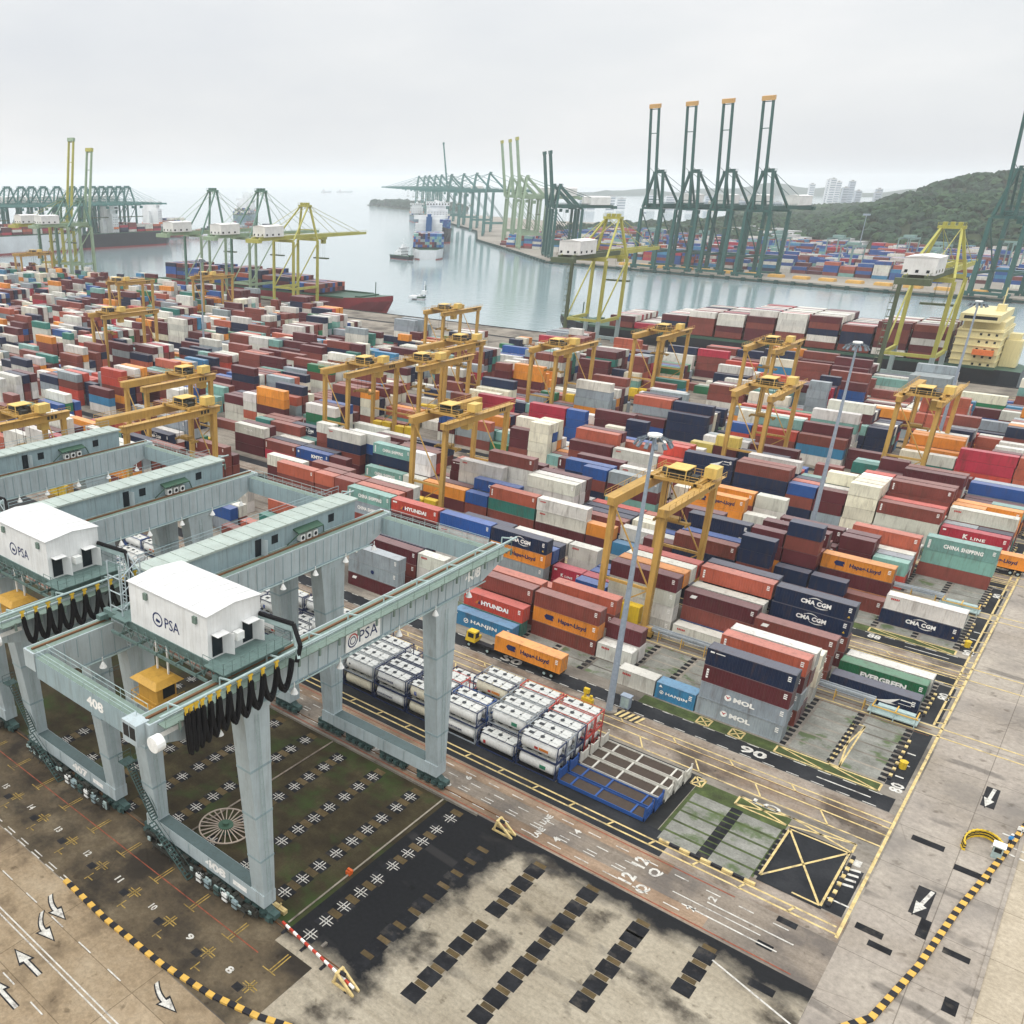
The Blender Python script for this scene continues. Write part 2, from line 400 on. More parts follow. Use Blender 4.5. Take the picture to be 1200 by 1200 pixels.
def lettering(kind, L):
    key = (kind, L)
    if key in LM: return LM[key]
    mb = MB(); a = L/2; y = -1.219-.012
    k = 1.0 if L > 8 else .62
    def T(s, x, z, w, h, m, bold=.03, sp=1.0): put_text(mb, s, (x,y,z), (1,0,0), (0,0,1), w, h, m, bold, sp)
    def comb(x0, z0, w_, hb, st_, n, m):
        pts = [(x0,y,z0)]
        for i in range(n): pts += [(x0+w_,y,z0+i*st_),(x0+w_,y,z0+i*st_+hb),(x0+.05,y,z0+i*st_+hb)]+([(x0+.05,y,z0+(i+1)*st_)] if i < n-1 else [])
        pts.append((x0,y,z0+(n-1)*st_+hb)); mb.face(pts, m)
    # mats: 0 white 1 navy 2 red 3 orange-brown 4 yellow
    if kind == 'mol':
        T('MOL', -1.2*k, 1.0, 3.0*k, .8, 0, .05)
        mb.tube((-2.0*k,y+.01,1.4),(-2.0*k,y-.004,1.4),.5*k,14,m=0); mb.face([(-2.4*k,y-.01,1.75),(-2.0*k,y-.01,1.2),(-1.6*k,y-.01,1.75),(-2.0*k,y-.01,1.5)],2)
    elif kind == 'hanjin':
        T('HANJIN', -2.3*k, .9, 5.4*k, .75*k+.1, 0, .04, 1.1)
        for t in range(12):
            u = 2*math.pi*t/12; v = 2*math.pi*(t+1)/12; c = (-3.3*k, 1.25)
            mb.face([(c[0]+math.cos(u)*.5*k,y,c[1]+math.sin(u)*.5*k),(c[0]+math.cos(v)*.5*k,y,c[1]+math.sin(v)*.5*k),(c[0]+math.cos(v)*.34*k,y,c[1]+math.sin(v)*.34*k),(c[0]+math.cos(u)*.34*k,y,c[1]+math.sin(u)*.34*k)],0)
        mb.face([(-3.6*k,y,1.1),(-3.1*k,y,1.55),(-2.95*k,y,1.45),(-3.45*k,y,1.0)],0)
        mb.face([(-a+.4,y,2.1),(-a+1.0,y,2.1),(-a+.7,y,2.5)],0)
    elif kind == 'hyundai':
        T('HYUNDAI', -2.4*k, .95, 5.6*k, .85*k, 0, .05)
        mb.face([(-3.7*k,y,.95),(-3.1*k,y,.95),(-2.9*k,y,1.8*k)],3); mb.face([(-3.05*k,y,.95),(-2.5*k,y,.95),(-2.85*k,y,1.7*k)],1)
        mb.face([(-a+.4,y,2.05),(-a+1.5,y,2.05),(-a+1.5,y,2.4),(-a+.4,y,2.4)],0)
    elif kind == 'hapag':
        T('Hapag-Lloyd', -1.2*k, .8, 5.2*k, 1.05*k, 1, .03); hapag_mark(mb, -3.9*k, .95, 1.15*k, y, 1)
    elif kind == 'cma':
        T('CMA CGM', -2.0*k, 1.1, 4.6*k, .75*k+.05, 0, .05, 1.05)
        swoosh(mb, -.9*k, 1.2*k, 2.02, y, 0, True); swoosh(mb, .1*k, 2.2*k, .92, y, 0, False)
        mb.face([(a-.9,y,.55),(a-.5,y,.55),(a-.7,y,.95)],4)
    elif kind == 'bird':
        mb.face([(.4*k,y,.8),(2.0*k,y,1.35),(3.6*k,y,2.1),(2.6*k,y,1.0),(3.4*k,y,.95),(2.0*k,y,.75)],0)
        mb.face([(a-2.4,y,1.9),(a-.9,y,1.9),(a-1.0,y,2.08),(a-2.4,y,2.08)],0); mb.face([(a-2.6,y,1.3),(a-.9,y,1.3),(a-.9,y,1.38),(a-2.6,y,1.38)],0)
    elif kind == 'ever':
        T('EVERGREEN', -2.9*k, .95, 6.4*k, .95*k, 0, .05)
    elif kind == 'china':
        T('CHINA SHIPPING', -2.9*k, .95, 6.6*k, .85, 0, .05, 1.1)
        T('CSCL', -a+.9, .4, 1.5, .42, 0) if False else None
        comb(-a+.55, .45, .4, .23, .3, 6, 0)
    elif kind == 'kline':
        T('K', -1.9*k, 1.0, .95*k, .95*k+.05, 0, .06); T('LINE', -.5*k, 1.0, 2.6*k, .6*k+.05, 0, .04, 1.15)
        mb.face([(-a+.4,y,2.0),(-a+1.0,y,2.0),(-a+1.0,y,2.35),(-a+.4,y,2.35)],0)
    elif kind == 'apl':
        T('APL', -.5*k, .7, 2.2*k, .95*k+.1, 0, .06); mb.face([(.2*k,y,1.95),(1.4*k,y,1.95),(1.25*k,y,2.1),(.3*k,y,2.1)],2)
    elif kind == 'irisl':
        T('IRISL', -1.7*k-.2, .95, 4.4*k, .95*k+.1, 3, .02, 1.35)
    elif kind == 'cargo':
        T('CAI', -1.2, .8, 2.0, .9, 1, .05, 1.4)
    elif kind == 'msc':
        mb.tube((0,y+.01,1.4),(0,y-.004,1.4),.42,12,m=1)
    elif kind == 'blue4':
        for i in range(4): mb.tube((-.8+i*.95,y+.01,1.35),(-.8+i*.95,y-.004,1.35),.34,10,m=1)
    elif kind == 'kmtc':
        T('KMTC', -.3, .9, 4.2, 1.0, 0, .06); mb.tube((-a+.9,y+.01,1.9),(-a+.9,y-.004,1.9),.34,10,m=0)
    elif kind == 'asia':
        for i in range(3): pass
        T('ASIA', -1.4*k, 1.2, 2.9*k, .55, 0, .02); mb.face([(-2.0*k,y,1.5),(-1.6*k,y,1.5),(-1.6*k,y,2.0),(-2.0*k,y,1.9)],0)
    elif kind == 'red':                                             # small red maker's word, too far to read
        mb.face([(-a+.8,y,1.95)]+[p for i in range(5) for p in ((-a+.8+i*.28,y,2.28),(-a+1.0+i*.28,y,2.28),(-a+1.0+i*.28,y,2.0),(-a+1.08+i*.28,y,2.0))][:-1]+[(-a+2.12,y,1.95)],2)
    elif kind == 'tex':                                             # upright white code at the left end
        comb(-a+.5, .7, .32, .3, .4, 4, 0)
    elif kind == 'mark':
        mb.face([(-a+.5,y,2.1),(-a+1.1,y,2.1),(-a+1.1,y,2.35),(-a+.5,y,2.35)],0); mb.face([(-a+1.3,y,2.15),(-a+2.6,y,2.15),(-a+2.6,y,2.28),(-a+1.3,y,2.28)],0)
    elif kind == 'logo':
        mb.face([(-a+1.0,y,1.6),(-a+2.0,y,1.6),(-a+2.3,y,2.2),(-a+1.3,y,2.2)],0)
    # weight and number panel at the door end, on every side
    if kind not in ('red',):
        comb(a-.95, 1.5, .45, .17, .30, 3, 0)
    me = mb.mesh('lettering', [M_white, M_navyt, M_red, M_orl, M_yel]); LM[key] = me
    return me
COLW = {'mol':'MOL'}
# explicit stacks read off the photograph: block, row, half bay, length, tiers from the ground up
ST = '''
A0 0 2 40 G:mol G:mol M:tex N:mark
A0 2 2 40 R G M L:tex
A0 3 2 40 M W R W
A0 5 2 40 W C C
B0 0 2 40 R R R:logo
B0 3 2 40 M R N:cma N:cma
A0 0 4 20 S:hanjin
A0 0 5 20 W:red
A0 2 6 20 W:red
A0 3 6 20 W M
A0 2 7 40 R O:hapag R
A0 0 9 40 S:hanjin
A0 1 9 40 J H:hyundai
A0 2 9 40 R R R
A0 3 9 40 R R L
A0 4 7 40 W R L
A0 5 9 40 R L
A0 0 13 40 M:logo G:msc G:logo
A0 2 13 40 R R M
A0 3 13 40 R N:bird N:bird
A0 2 12 20 W W:red W:red
A0 4 12 20 R R W:red
A0 0 12 20 W:red
A0 4 13 40 N N M
A0 0 18 40 N L
A0 0 20 20 R
A0 2 18 40 N:cma J
A0 3 18 40 R R L
A0 1 21 20 G B
A0 2 21 20 R W
B0 0 0 40 N:bird
B0 2 0 40 E:ever
B0 3 0 40 W
B0 0 8 20 R B:apl
B0 1 9 20 K K:kline
B0 1 8 20 K K:kline
B0 3 9 20 W W:red W:red
B0 2 8 20 N B
B0 4 9 20 N N:cma
B0 3 8 20 R B
B0 0 6 40 W W W M
B0 1 6 40 R R R O
B0 2 6 40 W W W W
B0 3 6 40 R R R H
B0 4 6 40 R N:cma
B0 0 4 40 W:red
B0 1 4 40 B:apl R M:logo
B0 2 4 40 N R W
B0 3 4 40 R N N L:tex
B0 4 4 40 R N N N
B0 0 10 40 J G O:hapag N:cma
B0 1 10 40 R R B
B0 2 10 40 R M N
B0 3 10 40 M W W:red
B0 0 12 40 R N W:red B
B0 3 12 40 W M N:mark
B0 0 14 40 W R M H:hyundai
B0 0 16 40 N R G:china T:china
B0 1 16 40 R R R L
B0 2 16 40 M M R R
B0 3 16 40 R W T W
B0 1 18 20 R R R R
B0 2 18 20 M R R R
B0 1 19 20 R R R L
B0 2 19 20 R R R R
B0 1 20 40 R R R L
B0 3 19 40 N R R R
B0 2 21 40 R R M W
A1 1 0 40 N:cma W:red
A1 2 2 40 R:tex
A1 3 2 40 O:hapag M O:hapag
A1 1 4 20 M N:cma
A1 2 4 20 R N:cma M R:tex N:cma
A1 1 3 20 R N
A1 3 4 20 R M R
A1 0 5 20 R R N:cma N:cma
A1 0 6 40 M N R
A1 1 6 40 R R B
A1 2 6 40 R R B N
A1 2 5 20 M O M M:tex
A1 4 4 40 M M M M
A1 0 8 20 M M:tex
A1 2 8 20 N B:apl
A1 3 7 40 R M N M
B1 0 3 20 M M M
B1 1 3 20 M M M
B1 1 4 40 M M M:tex
B1 0 6 20 W W W:red
B1 2 6 20 W W W W:red
B1 0 7 40 N N O:hapag O:hapag
B1 2 7 40 R M R O
B1 0 10 40 T:china T:china M G:cargo
B1 0 12 20 N:cma N:cma R B:apl
B1 1 12 40 N N N B
B1 2 10 40 W N W W:red
B1 3 12 40 R M R M
A1 0 11 40 M W:red W:red
A1 0 13 40 R J L:tex
A1 1 14 40 N:cma N:cma B:cma
A1 2 12 40 W W W W
A1 3 12 40 R W W W:red
A1 4 12 40 M R M M
A1 0 15 20 R B
A1 1 15 40 R R W:red
A1 2 15 40 N:cma G W:red W:red
A1 3 14 40 R R W W:red R
A1 5 14 40 R R R M
A1 1 18 20 K K P:logo P:logo
A1 1 19 40 G M N T:china
A1 0 16 40 M O
A1 2 18 40 R M H R
A1 0 22 20 M M:logo
A1 2 22 40 M R N W:red
A1 3 21 40 N N B W:red
A1 3 24 20 R R R W:red
A1 2 25 40 W W
A1 3 26 40 M W R
B1 0 4 40 R M
B1 4 0 40 R:tex T:china T:china
A2 0 0 40 K K:kline
A2 2 0 40 K R W:red
A2 4 0 40 W O O:hapag
A2 0 4 20 C C:irisl C:irisl C:irisl
A2 1 4 20 C C C C
A2 2 4 20 C C C C
A2 3 4 20 C C C P
A2 4 4 20 C R C H
A2 0 2 40 W:red W:red R:tex
A2 1 2 40 R R H:hyundai
A2 3 2 40 R R R R:tex
A2 4 2 40 M R R R
B2 0 2 40 R M R M
B2 1 2 40 M R W R
A2 0 6 20 N:cma R B
A2 1 6 20 N R L
A2 2 6 20 R N N
A2 0 5 20 G M M
A2 1 5 20 W W:red W:red
A2 2 5 20 W W C C:irisl
A2 4 4 20 M M M:tex
B2 0 4 20 M M:tex M:tex
B2 1 4 20 M M M
B2 2 4 20 M M M M
B2 0 6 20 R H R
A2 0 7 40 R N N R
A2 1 7 40 R R R R
A2 3 7 40 N W N W:blue4
A2 0 9 40 N N N N:bird
A2 0 11 20 R L H:hyundai
A2 1 11 20 R R L H
A2 2 11 20 R R R H
A2 0 12 40 N W W:red
A2 1 14 40 W M L L
A2 2 14 40 B W W M
A2 0 14 40 R R M
A2 4 13 40 R B B:kmtc
A2 0 17 20 C C:irisl C:irisl C
A2 1 17 20 C C B C
A2 2 17 20 C O C C
A2 1 18 20 C C C C:irisl
A2 0 18 20 R M M
A2 0 20 40 R G L
B2 0 17 20 B:mark B:mark B:mark B:mark
B2 0 18 40 K R K:kline K:kline
B2 0 21 40 M R K:kline K:kline
B2 0 15 20 C C C:irisl
B2 0 14 20 N N N N
B2 2 15 40 H M M M
B2 0 11 20 Y:msc Y:msc Y:msc
B2 0 10 20 Y R M Y:msc
B2 0 8 40 N N N:bird
A3 0 4 20 W W C:irisl
A3 0 1 40 W H K:kline K:kline
A3 2 0 40 W:red W:red W:red
A3 4 0 40 R O:hapag
A3 0 11 20 O H B:apl
A3 2 11 20 C C:irisl C:irisl C:irisl
A3 0 9 40 M R H:hyundai
'''.strip().splitlines()
BLK = {}
for k in range(7):
    BLK['A%d' % k] = (125.3+51*k, 6); BLK['B%d' % k] = (146.7+51*k, 5)
ORD = ['first','second','third','fourth','fifth','sixth','seventh','eighth','ninth','tenth','eleventh','twelfth','thirteenth','fourteenth','fifteenth','sixteenth','seventeenth','eighteenth','nineteenth']
for t, w_ in ((20,'twent'),(30,'thirt'),(40,'fort'),(50,'fift'),(60,'sixt')):
    ORD.append(w_+'ieth'); ORD += [w_+'y-'+x for x in ORD[:9]]
BORD = {}
for k in range(7):
    BORD['A%d' % k] = ORD[2*k]; BORD['B%d' % k] = ORD[2*k+1]
BOX = []       # (dist, block, row, h, len, tier(1..), colour, kind)
occ = {}
done = set()
def addst(b, r, h, L, tiers):
    n = 2 if L == 40 else 1
    cells = [(b, r, h+i) for i in range(n)]
    if any(c in done for c in cells): return
    done.update(cells)
    for c in cells: occ[c] = len(tiers)
    for t, s in enumerate(tiers):
        cc, _, kd = s.partition(':')
        BOX.append([b, r, h, L, t+1, cc, kd])
for l in ST:
    p = l.split(); addst(p[0], int(p[1]), int(p[2]), int(p[3]), p[4:])
# slots the photograph shows empty
for b, rows, hs in (('A1',(0,2,3,4,5),(0,1)),('A1',(0,1),(2,3)),('B1',(0,1,2,3),(0,1)),('B0',(1,4),(0,1)),('A0',(0,1,2,3,4,5),(0,1))):
    for r in rows:
        for h in hs: done.add((b,r,h))
# the rest of the yard
cw = 'RRRRRRRMMMMMMNNNNNBWWWWWWWWCCOOGGGTTJEKHLLS'
kinds = {'W':['red','red','asia'],'C':['irisl','irisl','red'],'O':['hapag'],'N':['cma','mark','bird','cma'],'K':['kline'],'T':['china'],'E':['ever'],'H':['hyundai',''],'B':['apl','mark','kmtc'],'S':['hanjin'],'R':['tex','mark','logo'],'M':['tex','logo','mark'],'G':['logo','mol']}
for k in range(6):
    for ab in 'AB':
        b = ab+str(k); Y0, nr = BLK[b]
        h = 0
        hmax = 118 if k > 1 else (70 if k else 52)
        while h < hmax:
            X = -10.4-CP*h
            if (Y0 > 396 and X > -470) or (Y0 > 376 and -345 < X < -222): h += 2; continue
            if k == 0 and h < 22: h += 1; continue
            if k == 0 and h > 40 and ab == 'A': h += 1; continue
            L = 20 if rnd.random() < .28 else 40
            base = rnd.choice([1,2,2,3,3,3,4,4,4,5]); fam = rnd.choice(cw)
            if k == 1 and h < 26: base = min(base, 2)
            if rnd.random() < (.12 if k > 1 else .16): base = 0
            run = rnd.random() < .5
            for r in range(nr):
                hh = base+rnd.choice([-2,-1,0,0,0,0,0,1])
                if (k == 1 and h < 26) or (k == 2 and h < 22): hh = min(hh, 2+(r > 2))
                hh = max(0, min(5, hh))
                if rnd.random() < .07: hh = 0
                fam2 = fam if run and rnd.random() < .7 else rnd.choice(cw)
                tiers = []
                for t in range(hh):
                    c = fam2 if rnd.random() < .55 else rnd.choice(cw)
                    tiers.append(c+':'+rnd.choice(kinds.get(c, [''])))
                if tiers:
                    if L == 40 and ((b,r,h) in done or (b,r,h+1) in done):
                        for q in (0,1):
                            addst(b, r, h+q, 20, tiers)
                    else: addst(b, r, h, L, tiers)
            h += 2 if L == 40 else 1
def exposed(x):
    b, r, h, L, t, c, kd = x
    n = 2 if L == 40 else 1
    for i in range(n):
        if occ.get((b,r,h+i),0) == t: return 2
    if any(occ.get((b,r-1,h+i),0) < t for i in range(n)) : return 1
    if occ.get((b,r,h-1),0) < t: return 1
    return 0
cand = []
for x in BOX:
    b, r, h, L, t, c, kd = x
    Xr = -10.4-CP*h; n = 2 if L == 40 else 1
    X = Xr-(CP*n)/2; Y = BLK[b][0]+2.9*r+1.22; Z = (t-1)*HP
    e = exposed(x)
    d = math.sqrt(X*X+Y*Y+(CH-Z)**2)
    # rows behind a crane or leaning out of frame rank lower; area falls with the square of the distance
    ok = e and not (b == 'A0' and h > 30)
    v = Vector((X,Y,Z-CH)); zz = v.dot(fw); sx = 350.54+1041.074*v.dot(rt)/zz; sy = 680.96-1041.074*v.dot(upv)/zz
    if sx < -40 or sx > 1250: ok = False
    area = (12.2 if L == 40 else 6.1)*(1.0 if e == 1 else 1.5)/d**2
    cand.append((area if ok else -1, X, Y, Z, e, x))
cand.sort(key=lambda q: -q[0])
jit = random.Random(3)
def shade(c, a=.12):
    k = 1+jit.uniform(-a, a); return (c[0]*k, c[1]*k*jit.uniform(.97,1.03), c[2]*k*jit.uniform(.96,1.04), 1)
mass = MB(); mass.usec = True
NIND, NPART, NTRAIL = 297, 130, 3
def cbox(X, Y, Z, L, c):
    a = (6.08 if L == 40 else 3.03); mass.cc = c
    x0,x1,y0,y1,z0,z1 = X-a,X+a,Y-1.215,Y+1.215,Z+.02,Z+CH_-.02
    mass.quads([(x0,y0,z0),(x1,y0,z0),(x1,y1,z0),(x0,y1,z0),(x0,y0,z1),(x1,y0,z1),(x1,y1,z1),(x0,y1,z1)], [(0,1,5,4),(1,2,6,5),(2,3,7,6),(3,0,4,7)], 0)
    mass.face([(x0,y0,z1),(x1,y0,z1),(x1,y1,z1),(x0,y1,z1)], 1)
TW = ['ground','second','third','fourth','fifth']
def container(X, Y, Z, L, c, kd, label, group, parts, rz=0, loc=None):
    b0, f0, dr, whole, LL = CM[L]
    cc = shade(lin(PAL[c][1]))
    if parts:
        e = empty('shipping_container', (X,Y,Z), rz)
        for nm, me in (('body', b0), ('frame', f0)):
            o = link(nm, me, e); o.color = cc
        for d, lb in dr:
            o = link('door', d, e); o.color = cc
            link('locking_bars', lb, o)
        link('lettering', lettering(kd, LL), e)
        tag(e, label, 'container', group); return e
    o = link('shipping_container', whole, None, (X,Y,Z), rz); o.color = cc
    if kd and Z >= 0: link('lettering', lettering(kd, LL), o)
    tag(o, label, 'container', group); return o
for i, (ar, X, Y, Z, e, x) in enumerate(cand):
    b, r, h, L, t, c, kd = x
    X += jit.uniform(-.12,.12); Y += jit.uniform(-.06,.06)
    if i < NIND and ar > 0:
        lt = ' white lettering,' if kd in ('mol','hanjin','hyundai','cma','ever','china','kline','apl') else ''
        lab = '%s %s container,%s %s tier, %s row, %s bay from road, %s block' % (PAL[c][0], 'long' if L == 40 else 'short', lt, TW[t-1], ORD[r], ORD[h], BORD[b])
        container(X, Y, Z, L, c, kd, lab, 'containers stacked in the yard blocks', i < NPART)
    else:
        if e == 0: continue
        cbox(X, Y, Z, L, shade(lin(PAL[c][1])))
# ------------------------------------------------------------------ ground, roads, markings, water
G_conc = ground('yard_concrete', ('#a39b8d','#8b8479','#6f6a62'), .06, 1.6, stain='#3f3b36', stain_amt=.7, stain_scale=.05, tracks=True, cracks=.11, spots=.8, swirl=.05)
G_tan = ground('tan_concrete', ('#a89880','#948269','#7d6d58'), .10, 2.0, stain='#41362a', stain_amt=.6, stain_scale=.10, slab=(14,7), cracks=.07, spots=.7)
G_brown = ground('stained_brown_concrete', ('#766a56','#5c5140','#433b30'), .14, 1.8, stain='#23211f', stain_amt=.8, stain_scale=.12, lo=.45, hi=.6, cracks=.09, spots=.9)
G_pale = ground('pale_concrete', ('#a8a091','#978e7f','#857c6c'), .10, 2.2, stain='#4b463e', stain_amt=.85, stain_scale=.11, lo=.54, hi=.63)
G_apron = ground('grey_apron_concrete', ('#aaa194','#9b9287','#8c8274'), .05, 1.4, stain='#706b66', stain_amt=.7, stain_scale=.06, lo=.5, hi=.68, cracks=.08, spots=.5, swirl=.045, slab=(9,9))
G_asph = ground('dark_asphalt', ('#343537','#26282b','#1a1c1f'), .2, 3.0)
G_road = ground('worn_road', ('#94897b','#81776b','#6c655d'), .12, 2.5, stain='#57524f', stain_amt=.6, stain_scale=.15, tracks=True, cracks=.12, spots=1.0)
G_road2 = ground('brown_road', ('#a08b75','#907a65','#7a6653'), .15, 2.5, stain='#4f453b', stain_amt=.5, stain_scale=.1, tracks=True)
G_rust = ground('rusty_strip', ('#a0968a','#8b7f72','#75614f'), .2, 2.5, stain='#352f2a', stain_amt=.7, stain_scale=.12, tracks=True, cracks=.14, spots=1.1)
G_wet = ground('damp_black_ground', ('#353533','#242525','#181919'), .13, 2.0, rough=.6, stain='#6f6a5e', stain_amt=.55, stain_scale=.10, lo=.60, hi=.72)
G_grass = ground('scrubby_grass', ('#4c4530','#393222','#292319'), .22, 4.0, stain='#33441f', stain_amt=.85, stain_scale=.13, lo=.50, hi=.64)
G_green = ground('green_grass', ('#556238','#444f2e','#363a26'), .5, 5.0)
G_slab = ground('mossy_slabs', ('#908f87','#7d7d75','#686860'), .35, 3.0, stain='#47582f', stain_amt=.8, stain_scale=.22, lo=.55, hi=.63)
G_sq = ground('black_pads', ('#2b2c2f','#1c1d20','#121316'), .5, 5.0, stain='#57524a', stain_amt=.55, stain_scale=.45, lo=.56, hi=.70)
L_white = ground('white_line_paint', ('#d3d0c8','#c4c1b8','#a29e95'), 1.2, 6, .6, stain='#85807a', stain_amt=.85, stain_scale=1.1, lo=.54, hi=.64)
L_yel = ground('yellow_line_paint', ('#d9c48e','#cbb47c','#a08c5c'), 1.0, 6, .6, stain='#857a66', stain_amt=.8, stain_scale=.9, lo=.54, hi=.66)
L_dyel = ground('worn_yellow_paint', ('#b59a55','#9a8142','#6c5a32'), 1.0, 6, .6, stain='#5c5040', stain_amt=.85, stain_scale=.8, lo=.52, hi=.64)
L_red = ground('red_line_paint', ('#a65b43','#8a4936','#63392b'), 1.0, 6, .6)
L_black = ground('black_line_paint', ('#2b2b2d','#222224','#19191a'), 1.0, 6, .6)

g = MB(); g.rect(-1080, 140, -140, 445, 0)
g.face([(-1080,445,0),(140,445,0),(140,445,-9),(-1080,445,-9)])
ground_o = struct(g.build('ground', G_conc))
def sh(name, mat, rects, z, kind='structure', polys=()):
    b = MB()
    for r in rects: b.rect(*r, z)
    for p in polys: b.sheet(p, z)
    o = b.build(name, mat); o['kind'] = kind; return o
Zs = .004
sh('left_road', G_tan, [(-330,-20,-60,39)], Zs)
# pale concrete whose dark damp stain spreads from the pit side and along the road
m, nt, b = newmat('stained_pale_concrete')
tcc = N(nt,'ShaderNodeTexCoord'); sep = N(nt,'ShaderNodeSeparateXYZ'); nt.links.new(tcc.outputs['Object'], sep.inputs[0])
def mth(op, a, b_):
    n = N(nt,'ShaderNodeMath', operation=op)
    for i, v in enumerate((a, b_)):
        if isinstance(v, (int,float)): n.inputs[i].default_value = v
        else: nt.links.new(v, n.inputs[i])
    return n.outputs[0]
nA = noise(nt, .13, 6, .6); nB = noise(nt, .05, 7, .62); nF = noise(nt, 2.2, 6, .75)
ux = mth('ADD', mth('SUBTRACT', -39.6, sep.outputs[0]), mth('MULTIPLY', mth('SUBTRACT', nA.outputs['Fac'], .5), 13.0))
uy = mth('ADD', mth('SUBTRACT', sep.outputs[1], 79.2), mth('MULTIPLY', mth('SUBTRACT', nA.outputs['Fac'], .5), 9.0))
ux = mth('MINIMUM', ux, mth('ADD', mth('SUBTRACT', sep.outputs[1], 51.5), mth('MULTIPLY', mth('SUBTRACT', nA.outputs['Fac'], .5), 8.0))); dk = mth('MAXIMUM', ux, uy)
rr = ramp(nt, mth('ADD', mth('MULTIPLY', dk, .22), .5), [(.25,(0,0,0,1)),(.75,(1,1,1,1))])
pale = ramp(nt, nB.outputs['Fac'], [(.3,lin('#aca391')),(.5,lin('#9d9482')),(.7,lin('#857b69'))]).outputs[0]
nS = noise(nt, .16, 6, .55); rs = ramp(nt, nS.outputs['Fac'], [(.55,(0,0,0,1)),(.66,(.9,.9,.9,1))])
pale = mixc(nt, rs.outputs[0], pale, lin('#38332d'))
nT = noise(nt, .6, 5, .7, stretch=(.12,1.2,1)); rt_ = ramp(nt, nT.outputs['Fac'], [(.5,(1,1,1,1)),(.7,(.7,.68,.65,1))]); pale = mixc(nt, .8, pale, rt_.outputs[0], 'MULTIPLY')
out = mixc(nt, rr.outputs[0], pale, lin('#1b1c1e'))
rF = ramp(nt, nF.outputs['Fac'], [(.3,(.72,.72,.72,1)),(.7,(1.22,1.22,1.22,1))]); out = mixc(nt, 1, out, rF.outputs[0], 'MULTIPLY')
out = wear(nt, out, .05, .8, .05); b.inputs['Specular IOR Level'].default_value = .14; nt.links.new(out, b.inputs['Base Color']); b.inputs['Roughness'].default_value = .8; bump(nt, b, nF.outputs['Fac'], .25, .03)
sh('front_apron', m, [(-50.4,-6.65,49.6,82)], Zs*2.5); sh('front_apron', m, [(-45,-6.65,39,49.6)], Zs*2.5)
sh('right_apron', G_apron, [(-6.6,140,39.1,440)], Zs)
sh('stained_strip', G_brown, [(-330,-50.4,39.1,52)], Zs*2); sh('stained_strip', G_brown, [(-50.4,-45,39.1,49.6)], Zs*2)
sh('grass_pit', G_grass, [(-330,-50.4,52,81.6)], Zs*2)
sh('main_road', G_road, [(-330,-6.6,82,90.2)], Zs*2)
sh('road_brown_lane', G_road2, [(-330,-24,88,90.2),(-60,-18,82.2,84.6)], Zs*3)
sh('dark_verge', G_asph, [(-330,-26,90.3,95)], Zs*3)
sh('dark_verge_end', G_rust, [(-26,-6.7,90.3,94.4)], Zs*3)
sh('tank_ground', G_wet, [(-330,-42.3,95,109.6)], Zs*2)
sh('flat_rack_ground', G_wet, [(-42.2,-28.2,94.9,109.6)], Zs*2)
sh('mossy_slabs', G_slab, [(-27.6,-23.0,93.4+2.5*i,95.5+2.5*i) for i in range(5)]+[(-21.6,-16.9,93.4+2.5*i,95.5+2.5*i) for i in range(5)], Zs*4)
sh('grass_seams', G_green, [(-28.1,-16.6,93.1,108.6)], Zs*2, 'structure')
sh('black_pad_rows', G_sq, [(-23.0,-21.6,93.6+1.25*i,94.6+1.25*i) for i in range(10)]+[(-16.8,-15.8,95+1.25*i,95.9+1.25*i) for i in range(9)], Zs*4)
sh('crossed_square', G_asph, [(-16.3,-9.4,94.3,106.9)], Zs*3)
sh('corner_paving', G_asph, [(-9.4,-7.4,94.6,104)], Zs*3)
for k in range(6):
    dy = 51*k
    x0 = -330 if k == 0 else -620
    sh('rusty_strip', G_rust, [(x0,-7.3,110.2+dy,118.4+dy)], Zs*2)
    sh('asphalt_lane', G_asph, [(x0,-8.0,118.6+dy,122.2+dy)], Zs*3)
    sh('grass_verge', G_green, [(-43+k,-10.2,122.3+dy,124.9+dy)] if k < 2 else [(-30,-10.2,122.3+dy,124.9+dy)], Zs*3)
    sh('asphalt_lane', G_asph, [(x0,-7.9,161.0+dy,164.6+dy)], Zs*3)
    sh('slab_bays', G_slab, [(-10.6-6.3*h,-16.2+.4-6.3*h,125.4+dy+2.9*i,127.9+dy+2.9*i) for h in range(0,12 if k < 2 else 4) for i in range(6)], Zs*2)
    sh('slab_bays', G_slab, [(-10.6-6.3*h,-16.2+.4-6.3*h,146.8+dy+2.9*i,149.3+dy+2.9*i) for h in range(0,4) for i in range(5)], Zs*2)
    sh('bay_gap', G_asph, [(-9.9,-7.6,125+dy,143+dy),(-9.9,-7.6,146+dy,160.5+dy)], Zs*2)
